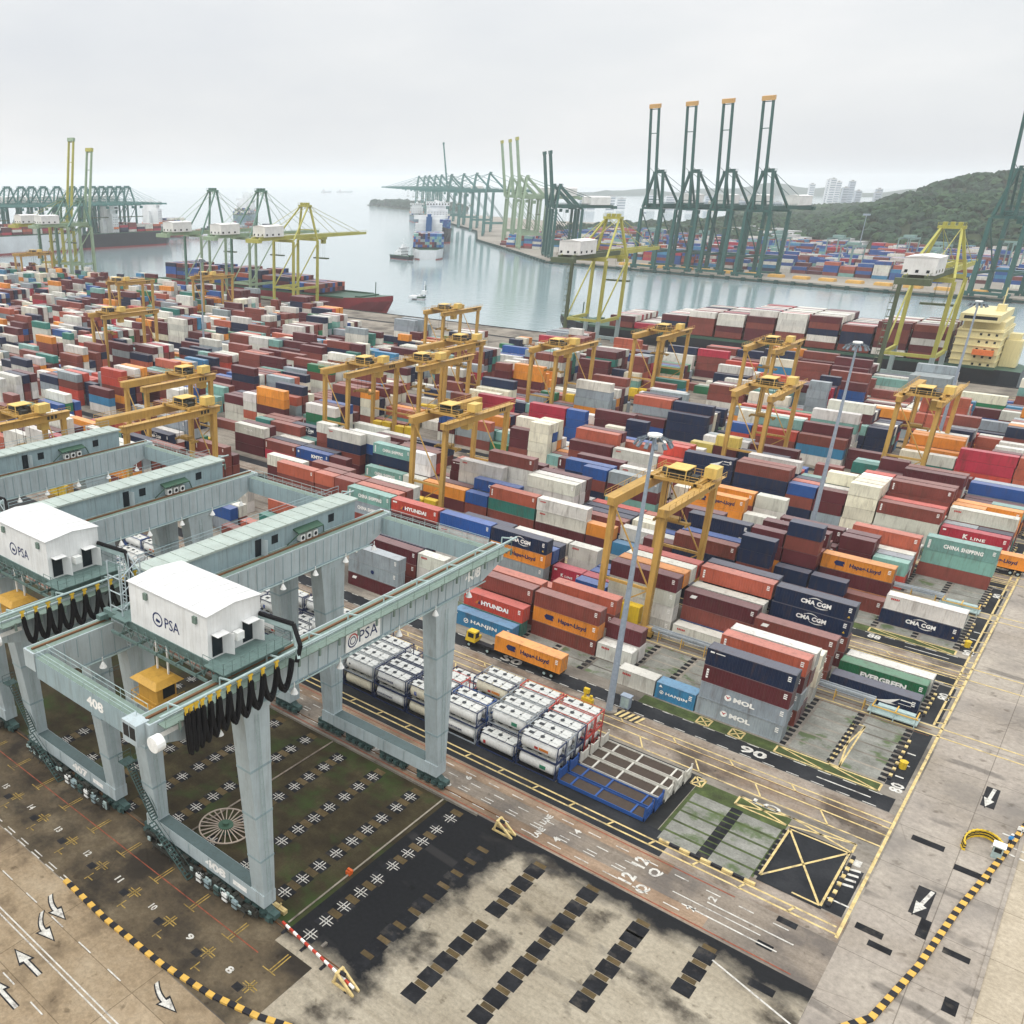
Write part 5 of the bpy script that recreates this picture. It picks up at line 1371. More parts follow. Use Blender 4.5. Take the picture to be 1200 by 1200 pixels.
# ------------------------------------------------------------------ quay cranes
Q_green = paint('quay_crane_green', '#5f8072', .5, '#3c4238', .5, .2); Q_dgreen = paint('quay_crane_dark_green', '#28564f', .5, '#20352f', .4, .2)
Q_yel = paint('quay_crane_yellow', '#aaa653', .5, '#6a6030', .5, .2); Q_pale = paint('quay_crane_pale_green', '#8fa487', .5, '#4e5444', .5, .2); Q_house = paint('quay_crane_house', '#dddcd8', .5, '#a59a88', .35, .2)
Q_bg = paint('far_crane_green', '#4b7a75', .5, '#35504c', .3, .1); Q_base = paint('quay_crane_grey_base', '#93a3a3', .55, '#4e5450', .5, .3); Q_lat = paint('lattice_leg_olive', '#56614a', .6, '#35332a', .5, .3)
def quay_crane(loc, rz, label, m1, m2, up=False, s=1.0, G=22, W=8.5, Hg=40, apex=58, boom=48, back=22, group='ship-to-shore cranes along the quays', house=True, tip=None, twin=True, upang=81, lat=True, th=1.0):
    e = empty('quay_crane', loc, R(rz)); e.scale = (s,s,s)
    for x in (-W,W):
        for y_ in (0,G):
            l = MB(); l.hexa([(x-.75*th,y_-.7*th,1.4),(x+.75*th,y_-.7*th,1.4),(x+.75*th,y_+.7*th,1.4),(x-.75*th,y_+.7*th,1.4)],[(x-.65*th,y_-.6*th,Hg),(x+.65*th,y_-.6*th,Hg),(x+.65*th,y_+.6*th,Hg),(x-.65*th,y_+.6*th,Hg)])
            if lat and y_ == 0 and x < 0:                      # the stair tower wrapped round one leg
                for i in range(int(Hg/2.6)): z = 2.5+2.6*i; l.bar((x-1.6,y_-1.2,z),(x-1.6,y_+1.2,z+2.6 if i % 2 else z),.16); l.box(x-1.9,x-.7,y_-1.3,y_+1.3,z,z+.12); l.tube((x-1.9,y_-1.3,z),(x-1.9,y_-1.3,z+2.6),.07,4)
            l.build('leg', m2 if (y_ == 0 and x < 0 and lat) else m1, e)
    if m2 is Q_lat:                                                  # grey lower legs of the two yellow-green cranes
        for x in (-W,W):
            for y_ in (0,G):
                if y_ == 0 and x < 0: continue
                lb_ = MB(); lb_.box(x-.82*th,x+.82*th,y_-.77*th,y_+.77*th,2.6,12.5); lb_.build('leg_base', Q_base, e)
    for y_ in (0,G):
        b = MB(); b.box(-W-3,W+3,y_-.7,y_+.7,1.2,2.6)
        for x in (-W-1.5,-W+1.5,W-1.5,W+1.5): b.box(x-1.1,x+1.1,y_-.5,y_+.5,.0,1.2)
        b.build('sill_beam', Q_base if m2 is Q_lat else m1, e)
    p = MB()
    for x in (-W,W): p.box(x-.5,x+.5,.6,G-.6,11.5,13.0); p.bar((x,.4,13),(x,G-.6,Hg-2),.55)
    for y_ in (0,G): p.box(-W,W,y_-.5,y_+.5,Hg-.4,Hg+1.2)
    p.box(-W,W,-.5,.5,12,13.2)
    p.build('portal_brace', m1, e)
    gx = 3.2
    g_ = MB()
    for x in (-gx,gx): g_.box(x-.6*th,x+.6*th,-back,G+2,Hg+1.2-.6*(th-1),Hg+3.2)
    for i in range(7): y_ = -back+(back+G)*i/6; g_.box(-gx,gx,y_-.25,y_+.25,Hg+1.6,Hg+2.4)
    rail(g_, (-gx-1.2,-back,Hg+3.1), (-gx-1.2,G,Hg+3.1), 1.1, 3.5, .07); rail(g_, (gx+1.2,-back,Hg+3.1), (gx+1.2,G,Hg+3.1), 1.1, 3.5, .07)
    g_.box(-gx-2.4,gx+2.4,-back-3,-back,Hg+.2,Hg+2.4)
    g_.build('girder', m2 if m2 is Q_lat else m1, e)
    # the boom, level over the ship or raised
    bo = MB(); a = R(upang) if up else 0.0
    def P(x, u, v): return (x, G+2+u*math.cos(a)-v*math.sin(a), Hg+2.2+u*math.sin(a)+v*math.cos(a))
    for x in (-gx,gx): bo.hexa([P(x-.55*th**.5,0,-1),P(x+.55*th**.5,0,-1),P(x+.55*th**.5,0,1),P(x-.55*th**.5,0,1)],[P(x-.45*th**.5,boom,-.7),P(x+.45*th**.5,boom,-.7),P(x+.45*th**.5,boom,.8),P(x-.45*th**.5,boom,.8)])
    for f_ in ((.02,.3,.5,.78,.98) if not up else (.02,.75,.99)): bo.bar(P(-gx,boom*f_,0),P(gx,boom*f_,0),.5)
    if not up: rail(bo, P(gx+1,1,.8), P(gx+1,boom,.8), 1.0, 4, .07)
    bom = bo.build('boom', m1, e)
    if up:
        tp = MB(); tp.hexa([P(-gx-.9,boom,-1),P(gx+.9,boom,-1),P(gx+.9,boom,1.2),P(-gx-.9,boom,1.2)],[P(-gx-.9,boom+2.6,-1),P(gx+.9,boom+2.6,-1),P(gx+.9,boom+2.6,1.2),P(-gx-.9,boom+2.6,1.2)]); tp.build('boom_tip', tip or m1, bom)
    af = MB()
    for x in (-W+.5,W-.5):
        af.bar((x,G,Hg+1),(x*.42,G-2,apex),1.05*th); af.bar((x,1,Hg+1),(x*.42,G-3.4,apex-.5),.8*th)
    af.box(-W*.42-1,W*.42+1,G-4,G-1.2,apex-.6,apex+.5)
    for x in (-2.5,0,2.5): af.box(x-.7,x+.7,G-3.6,G-1.8,apex+.5,apex+1.8)
    af.bar((-W+1,G,Hg+6),(W-1,G,Hg+6),.5)
    rail(af, (-W*.42-1,G-4.2,apex+.5), (W*.42+1,G-4.2,apex+.5), 1.1, 2, .07)
    af.build('apex_frame', m2 if m2 is not Q_lat else m1, e)
    st = MB()
    for x in (-gx,gx):
        st.bar((x,G-3,apex),(x,-back+2,Hg+3.2),.22)
        if not up: st.bar((x,G-1.5,apex),P(x,boom*.45,.8),.2); st.bar((x,G-1.5,apex),P(x,boom*.88,.8),.2)
        else: st.bar((x,G-1.5,apex),P(x,boom*.40,.8),.2)
    st.build('stays', m1, e)
    if house:
        h = MB(); h.box(-5.2,5.2,-back+3,-back+19,Hg+3.3,Hg+9.2); h.extr([(-5.4,-back+2.8,Hg+9.2),(5.4,-back+2.8,Hg+9.2),(0,-back+2.8,Hg+9.9)], (0,16.4,0)); ho = h.build('machine_house', Q_house, e)
        for i in range(3):
            v = MB(); v.box(5.2,5.25,-back+4+5*i,-back+5.4+5*i,Hg+4,Hg+5); v.build('vent', K_glass, ho)
            v = MB(); v.box(-4.4+3.4*i,-3.4+3.4*i,-back+2.96,-back+3,Hg+4,Hg+5); v.build('vent', K_glass, ho)
    tr = MB(); ty = G*.35 if up else G+boom*.25
    tr.box(-2.6,2.6,ty-2.6,ty+2.6,Hg-.2,Hg+1.1); tr.box(-gx+.2,-gx+2.6,ty+2.7,ty+5.2,Hg-3.0,Hg-.4); tro = tr.build('trolley', m1, e)
    sp = MB(); sp.box(-6,6,ty-1.1,ty+1.1,Hg-12,Hg-11.2)
    for x in (-2,2):
        for y_ in (-.9,.9): sp.tube((x,ty+y_,Hg-11.2),(x,ty+y_,Hg),.06,4)
    sp.build('spreader', Q_lat, tro)
    tag(e, label, 'quay crane', group)
    return e
near_q = 'ship-to-shore cranes on the near quay'
quay_crane((-206,418,0), 0, 'yellow-green quay crane with white house over the dark ship bow', Q_yel, Q_lat, boom=46, back=24, group=near_q)
quay_crane((-69,416,0), 0, 'yellow-green quay crane with white house beside the cream ship house', Q_yel, Q_lat, boom=46, back=24, group=near_q)
quay_crane((-410,420,0), 0, 'bright yellow quay crane with boom down, right of two green ones', Q_yel, Q_yel, apex=60, boom=52, back=24, group=near_q, lat=False)
quay_crane((-449,420,0), 0, 'pale green quay crane in the middle of the near trio', Q_pale, Q_green, apex=68, boom=48, back=24, group=near_q)
quay_crane((-496,420,0), 0, 'pale green quay crane, leftmost of the near trio', Q_pale, Q_green, apex=68, boom=48, back=24, group=near_q)
quay_crane((-687,424,0), 0, 'yellow quay crane with its boom raised at the left', Q_yel, Q_green, up=True, th=1.5, apex=60, boom=62, back=26, group=near_q, tip=Q_pale)
quay_crane((-664,426,0), 0, 'olive quay crane with raised boom beside a yellow one', Q_pale, Q_green, up=True, th=1.5, apex=60, boom=54, back=24, group=near_q, tip=Q_yel)
fr = 'dark green cranes with raised booms across the water'
base = None
for i, (x, y_) in enumerate(((-362,884),(-328,878),(-296,871),(-263,864),(-90,828))):
    lb = ['first dark green crane from the left of the four with raised booms','second dark green crane from the left of the four with raised booms','third dark green crane from the left of the four with raised booms','fourth dark green crane from the left of the four with raised booms','dark green crane with raised boom cut by the right frame edge'][i]
    if base is None:
        base = quay_crane((x,y_,0), 167, lb, Q_dgreen, Q_dgreen, up=True, s=1.25, Hg=41, apex=65, boom=63, back=34, group=fr, tip=paint('boom_tip_orange','#c99a5a',.5,'#8a6a40',.3), upang=80, lat=False, th=1.5)
    else:
        o = copy_tree(base); o.location = (x,y_,0); o['label'] = lb
gm = 'cranes on the middle pier across the water'
base = quay_crane((-490,944,0), 128, 'green crane of the raised pair on the middle pier, left one', Q_dgreen, Q_dgreen, up=True, th=1.7, s=1.2, boom=41, back=26, group=gm, lat=False)
o = copy_tree(base); o.location = (-470,920,0); o['label'] = 'green crane of the raised pair on the middle pier, right one'
base = quay_crane((-630,1096,0), 128, 'pale green crane with slim raised boom on the middle pier, leftmost', Q_pale, Q_pale, up=True, th=1.5, s=1.35, boom=45, back=26, group=gm, lat=False, tip=Q_yel)
for x, y_, lb in ((-604,1072,'pale green crane with slim raised boom on the middle pier, second'),(-567,1026,'pale crane with slim raised boom on the middle pier, rightmost')):
    o = copy_tree(base); o.location = (x,y_,0); o['label'] = lb
quay_crane((-998,1500,0), 128, 'single crane with tall dark raised boom behind the pier cranes', Q_bg, Q_bg, up=True, th=1.5, s=1.35, boom=58, back=26, group=gm, lat=False)
base = None
for i, (x, y_) in enumerate(((-748,1236),(-832,1330),(-915,1418),(-1006,1514),(-1108,1628),(-1172,1698),(-1240,1770),(-1310,1850),(-1390,1935))):
    lb = 'hazy green pier crane with boom level, %s from the right' % ORD[i]
    if base is None: base = quay_crane((x,y_,0), 118, lb, Q_bg, Q_bg, th=1.4, s=1.45, boom=58, back=22, group='hazy cranes with level booms on the far pier', lat=False, house=False)
    else: o = copy_tree(base); o.location = (x,y_,0); o['label'] = lb
base = None
for i, (x, y_) in enumerate([(-1045,q) for q in (588,606,620,636,655,677,693,707,720,733,746,759)]):
    lb = 'hazy green crane of the left terminal row, %s from the near end' % ORD[i]
    if base is None: base = quay_crane((x,y_,0), -90, lb, Q_bg, Q_bg, th=1.3, s=1.15, boom=60, back=22, group='row of hazy cranes on the left terminal', lat=False)
    else: o = copy_tree(base); o.location = (x,y_,0); o['label'] = lb
o = copy_tree(base); o.location = (-1045,566,0); o['label'] = 'hazy green crane cut by the left frame edge'

# ------------------------------------------------------------------ far land, quays
lm = MB()
land = [(600,760),(140,778),(-75,806),(-152,811),(-249,831),(-362,856),(-480,879),(-592,998),(-737,1147),(-870,1351),(-1110,1610),(-1430,1960),(-1380,2040),(-1000,1800),(-760,1750),(-640,2300),(-700,3100),(-300,3350),(600,3300)]
lm.prism(land, -9, 0)
struct(lm.build('far_terminal_ground', ground('far_concrete', ('#a09a90','#8f897f','#7f796f'), .02, .5)))
lm = MB(); lm.prism([(-1024,445),(-1034,775),(-1500,820),(-1500,-140),(-1080.2,-140),(-1080.2,445)], -9, -.02)
struct(lm.build('left_terminal_ground', G_conc))
fd = MB()
for a, b in (((140,778),(-75,806)),((-75,806),(-152,811)),((-152,811),(-249,831)),((-249,831),(-362,856)),((-362,856),(-480,879)),((-480,879),(-592,998)),((-592,998),(-737,1147)),((-737,1147),(-870,1351)),((-870,1351),(-1110,1610)),((-1110,1610),(-1430,1960))):
    L = math.hypot(b[0]-a[0],b[1]-a[1]); n = int(L/13)
    d = Vector((b[0]-a[0],b[1]-a[1],0)).normalized(); nn = Vector((d.y,-d.x,0))
    if nn.y > 0: nn = -nn
    for i in range(n):
        c = Vector((a[0],a[1],0))+d*(L*(i+.5)/n)+nn*.8
        fd.box(c.x-1.6,c.x+1.6,c.y-1,c.y+1,-3,-.3)
    fd.bar(Vector((a[0],a[1],-1.8))+nn*.5, Vector((b[0],b[1],-1.8))+nn*.5, .6, 1.4)
o = fd.build('quay_fenders', plain('fender_dark_green','#25423c')); o['kind'] = 'structure'
# edge of the near quay
fd = MB(); fd.box(-1080,60,444.5,445.1,.0,.35)
for i in range(70): fd.box(-700+i*11,-697.6+i*11,445.1,446,-2.6,-.4)
o = fd.build('quay_edge', G_asph); o['kind'] = 'structure'
# containers of the far terminal and of the left terminal: far too many, they join the mass
def mbox(X, Y, Z, L, c, rz=0, W=2.43, H=2.75):
    ca, sa = math.cos(rz), math.sin(rz); mass.cc = c; a = L/2; w2 = W/2
    q = [(X+u*ca-v*sa, Y+u*sa+v*ca) for u, v in ((-a,-w2),(a,-w2),(a,w2),(-a,w2))]
    vs = [(x,y_,Z) for x,y_ in q]+[(x,y_,Z+H) for x,y_ in q]
    mass.quads(vs, [(0,1,5,4),(1,2,6,5),(2,3,7,6),(3,0,4,7)], 0); mass.face(vs[4:], 1)
fc = 'BBBBBBSSNRRRRMWWWTKL'
for row in range(13):
    y0 = 860+row*24
    for bay in range(60):
        X = 130-bay*13
        ye = 860 if X > -250 else 860+(-250-X)*.45
        if y0-(X+100)*.14 < ye-20: continue
        if rnd.random() < .18: continue
        h0 = rnd.choice([1,2,3,3,4,4,5])
        for j in range(6):
            for t in range(max(0, min(5, h0+rnd.choice([-1,0,0,1])))):
                mbox(X, y0-(X+100)*.14+j*2.7+22, t*2.75, 12, shade(lin(PAL[rnd.choice(fc)][1])), R(-8))
for row in range(16):
    for bay in range(8):
        X = -640-row*9-bay*2; 
        for j in range(5):
            for t in range(rnd.choice([0,1,2,3,4])):
                mbox(-560-bay*14+rnd.random(), 1090+row*18+j*2.7+bay*8, t*2.75, 12, shade(lin(PAL[rnd.choice(fc)][1])), R(-10))
for row in range(22):
    for bay in range(5):
        for t in range(rnd.choice([0,1,2,3,4])): mbox(-1110-bay*14, 470+row*30, t*2.75, 12, shade(lin(PAL[rnd.choice('RRMWNKLG')][1])), 0, 12)
# yard cranes of the far terminal
ft = MB()
for x in (-5,5):
    ft.box(x-.5,x+.5,-13,13,22,23.6)
    for y_ in (-12,12): ft.box(x-.45,x+.45,y_-.45,y_+.45,0,22)
for y_ in (-12,12): ft.box(-5.5,5.5,y_-.5,y_+.5,1,2)
ft.box(-5,5,-3,3,23.6,26)
fm = ft.mesh('yard_crane', paint('far_yard_crane_green','#7d9a94',.5,'#55645e',.3))
for i, (x, y_) in enumerate(((-300,1010),(-255,1040),(-214,925),(-205,1090),(-160,980),(-150,900),(-120,1060),(-90,950),(-330,1100),(-385,1040),(-40,900),(-450,1060))):
    o = link('yard_crane', fm, None, (x,y_,0), R(-8)); tag(o, 'pale green yard crane %s from the left among far blue containers' % ORD[sorted(range(12), key=lambda q: (-300,-255,-214,-205,-160,-150,-120,-90,-330,-385,-40,-450)[q]).index(i)], 'yard crane', 'yard cranes of the far terminal')
hc = MB(); hc.box(-6,6,-3,3,0,1.8); hc.box(-5.4,5.4,-2.6,2.6,1.8,2.3); hm = hc.mesh('hatch_cover', paint('hatch_yellow','#d2a757',.5,'#8a6a3a',.3))
for i in range(15):
    t = i/14; x = -395+t*290; y_ = 879-t*52
    o = link('hatch_cover', hm, None, (x,y_,0), R(-11)); tag(o, 'yellow hatch cover lying on the far quay edge, %s from left' % ORD[i], 'hatch cover', 'yellow hatch covers on the far quay')

# ------------------------------------------------------------------ ships
S_navy = paint('hull_black', '#20262c', .45, '#4a352c', .35, .1); S_red = paint('hull_red', '#7a262d', .45, '#4a2a28', .3, .1); S_white = paint('hull_white', '#cfd2d4', .45, '#8a8a86', .3, .05); S_blue = paint('hull_blue_grey', '#5a7482', .5, '#3c4a50', .3, .05)
S_cream = paint('deckhouse_cream', '#dccf9c', .5, '#9a8a60', .25, .1); S_dh = paint('deckhouse_white', '#dfe1e1', .5, '#a5a5a0', .2, .1); S_deck = paint('deck_green', '#3c5a4a', .6, '#3a352c', .5, .2); S_boot = plain('boot_red', '#8a3b3a'); S_fun = plain('funnel_blue', '#2b5a8c'); S_or = plain('lifeboat_orange', '#d9743f')
def ship(name, label, loc, rz, L, B, D, hm_, dm, house=-.36, hh=22, bays=None, hw=.9, funnel=None, tiers=4, cols='RRMMNWKBL', gap=True, z0=-3.2, group='ships in the harbour', boat=True, hl=9):
    e = empty(name, (loc[0],loc[1],z0), R(rz)); tag(e, label, 'ship', group)
    st = [(-.5,.55,.9,0),(-.47,.82,1,0),(-.40,.96,1,0),(-.25,1,1,0),(.25,1,1,0),(.36,.9,1.02,0),(.43,.62,1.1,0),(.475,.32,1.22,0),(.50,.05,1.3,0)]
    nb = MB(); rings = []
    for f_, bw, dz, _ in st:
        x = f_*L; hb = B/2*bw; h = D*dz; fl = .62 if f_ > .36 else (.9 if f_ < -.45 else .97)
        xs = x-(D*.5 if f_ > .45 else 0)
        rings.append([(xs,-hb*fl*(.4 if f_ > .46 else 1),0),(x,-hb,h*.72),(x,-hb,h),(x,hb,h),(x,hb,h*.72),(xs,hb*fl*(.4 if f_ > .46 else 1),0)])
    for i in range(len(rings)-1):
        a, b = rings[i], rings[i+1]
        for j in range(5): nb.face([a[j],b[j],b[j+1],a[j+1]], 1 if j == 2 else 0)
    nb.face(list(reversed(rings[0])), 0); nb.face(rings[-1], 0)
    ho = nb.build('hull', [hm_, S_deck], e)
    bw = MB()
    for i in range(len(rings)-1):
        a, b = rings[i], rings[i+1]
        for j, k in ((0,1),(5,4)):
            p = [Vector(a[j]),Vector(b[j]),Vector(b[j]).lerp(Vector(b[k]),.16),Vector(a[j]).lerp(Vector(a[k]),.16)]
            o_ = Vector((0,-.05 if j == 0 else .05,0)); bw.face([v+o_ for v in p])
    bw.build('boot_stripe', S_boot, ho)
    x0 = house*L
    if hh:
        d = MB(); d.box(x0,x0+hl,-B*.46,B*.46,D,D+hh*.72); d.box(x0+.5,x0+hl-.8,-B*.36,B*.36,D+hh*.72,D+hh*.86); d.box(x0+2.0,x0+hl+.4,-B*.52,B*.52,D+hh*.86,D+hh); d.box(x0+3,x0+6,-2,2,D+hh,D+hh+2.6); d.tube((x0+4.5,0,D+hh+2.6),(x0+4.5,0,D+hh+9),.25,6); d.bar((x0+4.5,-3,D+hh+6),(x0+4.5,3,D+hh+6),.25)
        for k in range(1,int(hh*.7/2.9)+1): d.box(x0-.35,x0+hl+.35,-B*.475,B*.475,D+2.9*k-.12,D+2.9*k)
        do = d.build('deckhouse', dm, e)
        wn = MB()
        for k in range(int(hh*.7/2.9)):
            for j in range(7):
                y_ = -B*.4+B*.8*j/6; wn.box(x0+hl,x0+hl+.06,y_-.4,y_+.4,D+1.2+2.9*k,D+2.1+2.9*k)
            for j in range(3):
                for sy in (-1,1): wn.box(x0+1.4+2.6*j,x0+2.2+2.6*j,sy*B*.46-.03,sy*B*.46+.03,D+1.2+2.9*k,D+2.1+2.9*k)
        for j in range(8):
            y_ = -B*.46+B*.92*j/7; wn.box(x0+hl+.4,x0+hl+.46,y_-.9,y_+.9,D+hh*.905,D+hh*.965)
        for sy in (-1,1): wn.box(x0+3,x0+hl-1,sy*B*.52-.03,sy*B*.52+.03,D+hh*.905,D+hh*.965)
        wn.build('windows', K_glass, do)
        f_ = MB(); f_.box(x0-6,x0-.3,-3.4,3.4,D,D+hh*(.95 if funnel else .5)); f_.box(x0-5,x0-1,-2.2,2.2,D+hh*(.95 if funnel else .5),D+hh*(1.05 if funnel else .62)); f_.build('funnel', funnel or dm, e)
        if boat:
            for sy in (-1,1): lb = MB(); lb.bar((x0+1,sy*B*.5,D+6.5),(x0+8,sy*B*.5,D+6.5),1.8,2.0); lb.build('lifeboat', S_or, e)
    # mast on the forecastle, hatch rails, container stacks
    m_ = MB(); m_.tube((L*.44,0,D*1.1),(L*.44,0,D*1.1+9),.3,6); m_.box(L*.40,L*.42,-B*.3,B*.3,D*1.0,D*1.0+1.6)
    for sy in (-1,1): m_.box(-L*.46,L*.38,sy*B*.485-.1,sy*B*.485+.1,D,D+1.1)
    m_.build('deck_gear', S_deck, e)
    ca, sa = math.cos(R(rz)), math.sin(R(rz)); nr = int(B*hw/2.5)
    nb_ = int((L*.36-(x0+hl+2 if house < 0 else -L*.44))/12.9) if bays is None else len(bays)
    xs = (x0+hl+9) if house < 0 else -L*.42
    for i in range(nb_):
        T_ = bays[i] if bays else rnd.choice([tiers,tiers,tiers-1,tiers-2])
        for j in range(nr):
            n_ = T_ if rnd.random() < .8 else max(0, T_-1)
            for t in range(n_):
                lx = xs+i*13.2; ly = -nr*1.25+1.25+j*2.5
                if j not in (0, nr-1) and t < n_-1 and i not in (0, nb_-1): continue
                cc = rnd.choice(cols) if not (t == n_-1 and 'W' in cols and rnd.random() < .35) else 'W'
                mbox(loc[0]+lx*ca-ly*sa, loc[1]+lx*sa+ly*ca, z0+D+1.3+t*2.7, 12.1, shade(lin(PAL[cc][1])), R(rz))
    return e
ship('container_ship', 'black hulled container ship with cream deckhouse moored at the near quay', (-139,466), 180, 206, 33, 8.2, S_navy, S_cream, house=-.457, hh=21, bays=[5,5,4,5,5,5,4,4,3,1,2], hw=.94, hl=15, cols='RRRMMMWWNK')
ship('container_ship', 'red hulled container ship moored below the green quay cranes', (-474,466), 0, 230, 32, 8.6, S_red, S_dh, house=-.46, hh=0, bays=[4,4,3,4,3,4,3,4,3,3,2,2], hw=.92, cols='NNBRRMMBL')
ship('container_ship', 'container ship leaving the harbour, seen from its loaded stern', (-640,893), 126, 150, 34, 11, S_white, S_dh, house=.2, hh=30, bays=[5,5,5,5], tiers=5, hw=.96, cols='BNTMRGSB', funnel=S_fun)
ship('container_ship', 'black hulled ship with red waterline berthed beside the middle pier', (-790,1125), -52, 170, 32, 17, S_navy, S_dh, house=-.3, hh=32, hw=.9, cols='BBBSB', tiers=4)
ship('container_ship', 'grey hulled ship berthed at the middle pier behind the black one', (-985,1400), -50, 210, 34, 14, S_blue, S_dh, house=-.34, hh=30, hw=.9, cols='BBNGW')
ship('container_ship', 'small dark ship at the far end of the middle pier', (-1205,1640), -48, 130, 28, 11, S_blue, S_dh, house=-.3, hh=24, hw=.85, tiers=1, cols='BNG')
ship('container_ship', 'white hulled container ship at the left terminal, nearest of the row', (-1000,575), 90, 190, 36, 20, S_white, S_dh, house=-.25, hh=28, hw=.92, tiers=4, cols='RRMMNWKL')
ship('container_ship', 'blue-black container ship second in the row at the left terminal', (-1010,742), 90, 150, 34, 17, S_navy, S_dh, house=-.2, hh=32, hw=.92, tiers=4, cols='RRMNNWKL')
ship('container_ship', 'hazy container ship third in the row at the left terminal', (-1150,905), 100, 150, 34, 14, S_navy, S_dh, house=-.1, hh=36, hw=.92, tiers=4, cols='RMNNBW')
ship('container_ship', 'hazy dark ship under way, seen between two green cranes', (-1500,1420), 130, 150, 40, 14, S_blue, S_dh, house=.05, hh=30, hw=.9, tiers=4, cols='NBNGW')
ship('cargo_ship', 'small pale ship far out near the horizon', (-2500,2380), 120, 90, 36, 12, S_blue, S_dh, house=-.1, hh=30, tiers=0, cols='NG')
ship('cargo_ship', 'faint ship on the horizon left of another faint one', (-5000,5600), 60, 90, 26, 8, S_white, S_dh, house=-.3, hh=20, tiers=0, cols='G')
ship('cargo_ship', 'faint long ship on the horizon right of another faint one', (-4900,5700), 40, 130, 26, 8, S_white, S_dh, house=-.3, hh=18, tiers=0, cols='G')
ship('tug_boat', 'dark tug boat with white wheelhouse beside the leaving ship', (-622,822), -14, 36, 10, 3.2, S_navy, S_dh, house=-.1, hh=9, tiers=0, bays=[], boat=False, hl=7)
ship('tug_boat', 'small white work boat on the water behind the red ship', (-392,540), 20, 10, 3.4, 1.1, S_white, S_dh, house=-.1, hh=2.6, tiers=0, bays=[], boat=False, hl=3)

# ------------------------------------------------------------------ hills, forest, islands, towers
def hfun(x, y_, cx, cy, rx, ry, hz, tilt=0):
    u = (x-cx)/rx; v = (y_-cy)/ry; d = u*u+v*v
    if d >= 1: return -4
    return hz*(1-d)**.75*(1+tilt*u)*(1+.12*math.sin(x*.021+1)+.08*math.sin(y_*.05+x*.013))
hills = [(-60,1400,330,200,66,.12),(20,1790,520,250,100,.25),(-420,1620,230,150,20,0),(-560,2500,260,500,16,0)]
M_hill = ground('hill_soil', ('#3f4a2f','#344029','#2a3422'), .05, .6)
M_for = []
for nm, cs in (('crown_dark',('#2c4630','#1d3526','#122219')),('crown_mid',('#365236','#263f2b','#182b1e')),('crown_light',('#46603c','#334c31','#233723'))):
    M_for.append(ground(nm, cs, .35, 1.8, rough=.8))
ico = bpy.data.meshes.new('clump')
import bmesh
bm_ = bmesh.new(); bmesh.ops.create_icosphere(bm_, subdivisions=2, radius=1); bm_.to_mesh(ico); bm_.free()
ic_v = [v.co.copy() for v in ico.vertices]; ic_f = [tuple(p.vertices) for p in ico.polygons]
bpy.data.meshes.remove(ico)
fo = MB(); fr_ = random.Random(11)
def clump(x, y_, z, r, m):
    b = len(fo.v); a = fr_.random()*6.28; ca, sa = math.cos(a), math.sin(a); ph = [fr_.random()*6.28 for _ in range(3)]
    for v in ic_v:
        k = 1+.22*math.sin(v.x*5+ph[0])*math.sin(v.y*5+ph[1])+.16*math.sin(v.z*9+ph[2]+v.x*7)+fr_.uniform(-.13,.13)
        fo.v.append((x+(v.x*ca-v.y*sa)*r*k, y_+(v.x*sa+v.y*ca)*r*k, z+v.z*r*.8*k))
    for f in ic_f: fo.f.append(tuple(b+i for i in f)); fo.m.append(m); fo.c.append(None)
hg = MB()
for (cx, cy, rx, ry, hz, tl) in hills:
    n = 26; vs = []
    for i in range(n+1):
        for j in range(n+1):
            x = cx-rx+2*rx*i/n; y_ = cy-ry+2*ry*j/n; vs.append((x,y_,hfun(x,y_,cx,cy,rx,ry,hz,tl)))
    hg.quads(vs, [(i*(n+1)+j,(i+1)*(n+1)+j,(i+1)*(n+1)+j+1,i*(n+1)+j+1) for i in range(n) for j in range(n)])
    area = math.pi*rx*ry; cnt = int(area/ (62 if cy < 1700 else 120))
    for _ in range(min(cnt, 3400)):
        a = fr_.random()*6.283; q = math.sqrt(fr_.random())*.98; x = cx+rx*q*math.cos(a); y_ = cy+ry*q*math.sin(a)
        z = hfun(x,y_,cx,cy,rx,ry,hz,tl)
        if z < 0: continue
        if cy < 1700 and y_ > cy+ry*.5: continue
        r = fr_.uniform(3.6,8.2)*(1.3 if cy > 1700 else 1); clump(x, y_, z+r*.35, r, fr_.choice([0,0,1,1,2]))
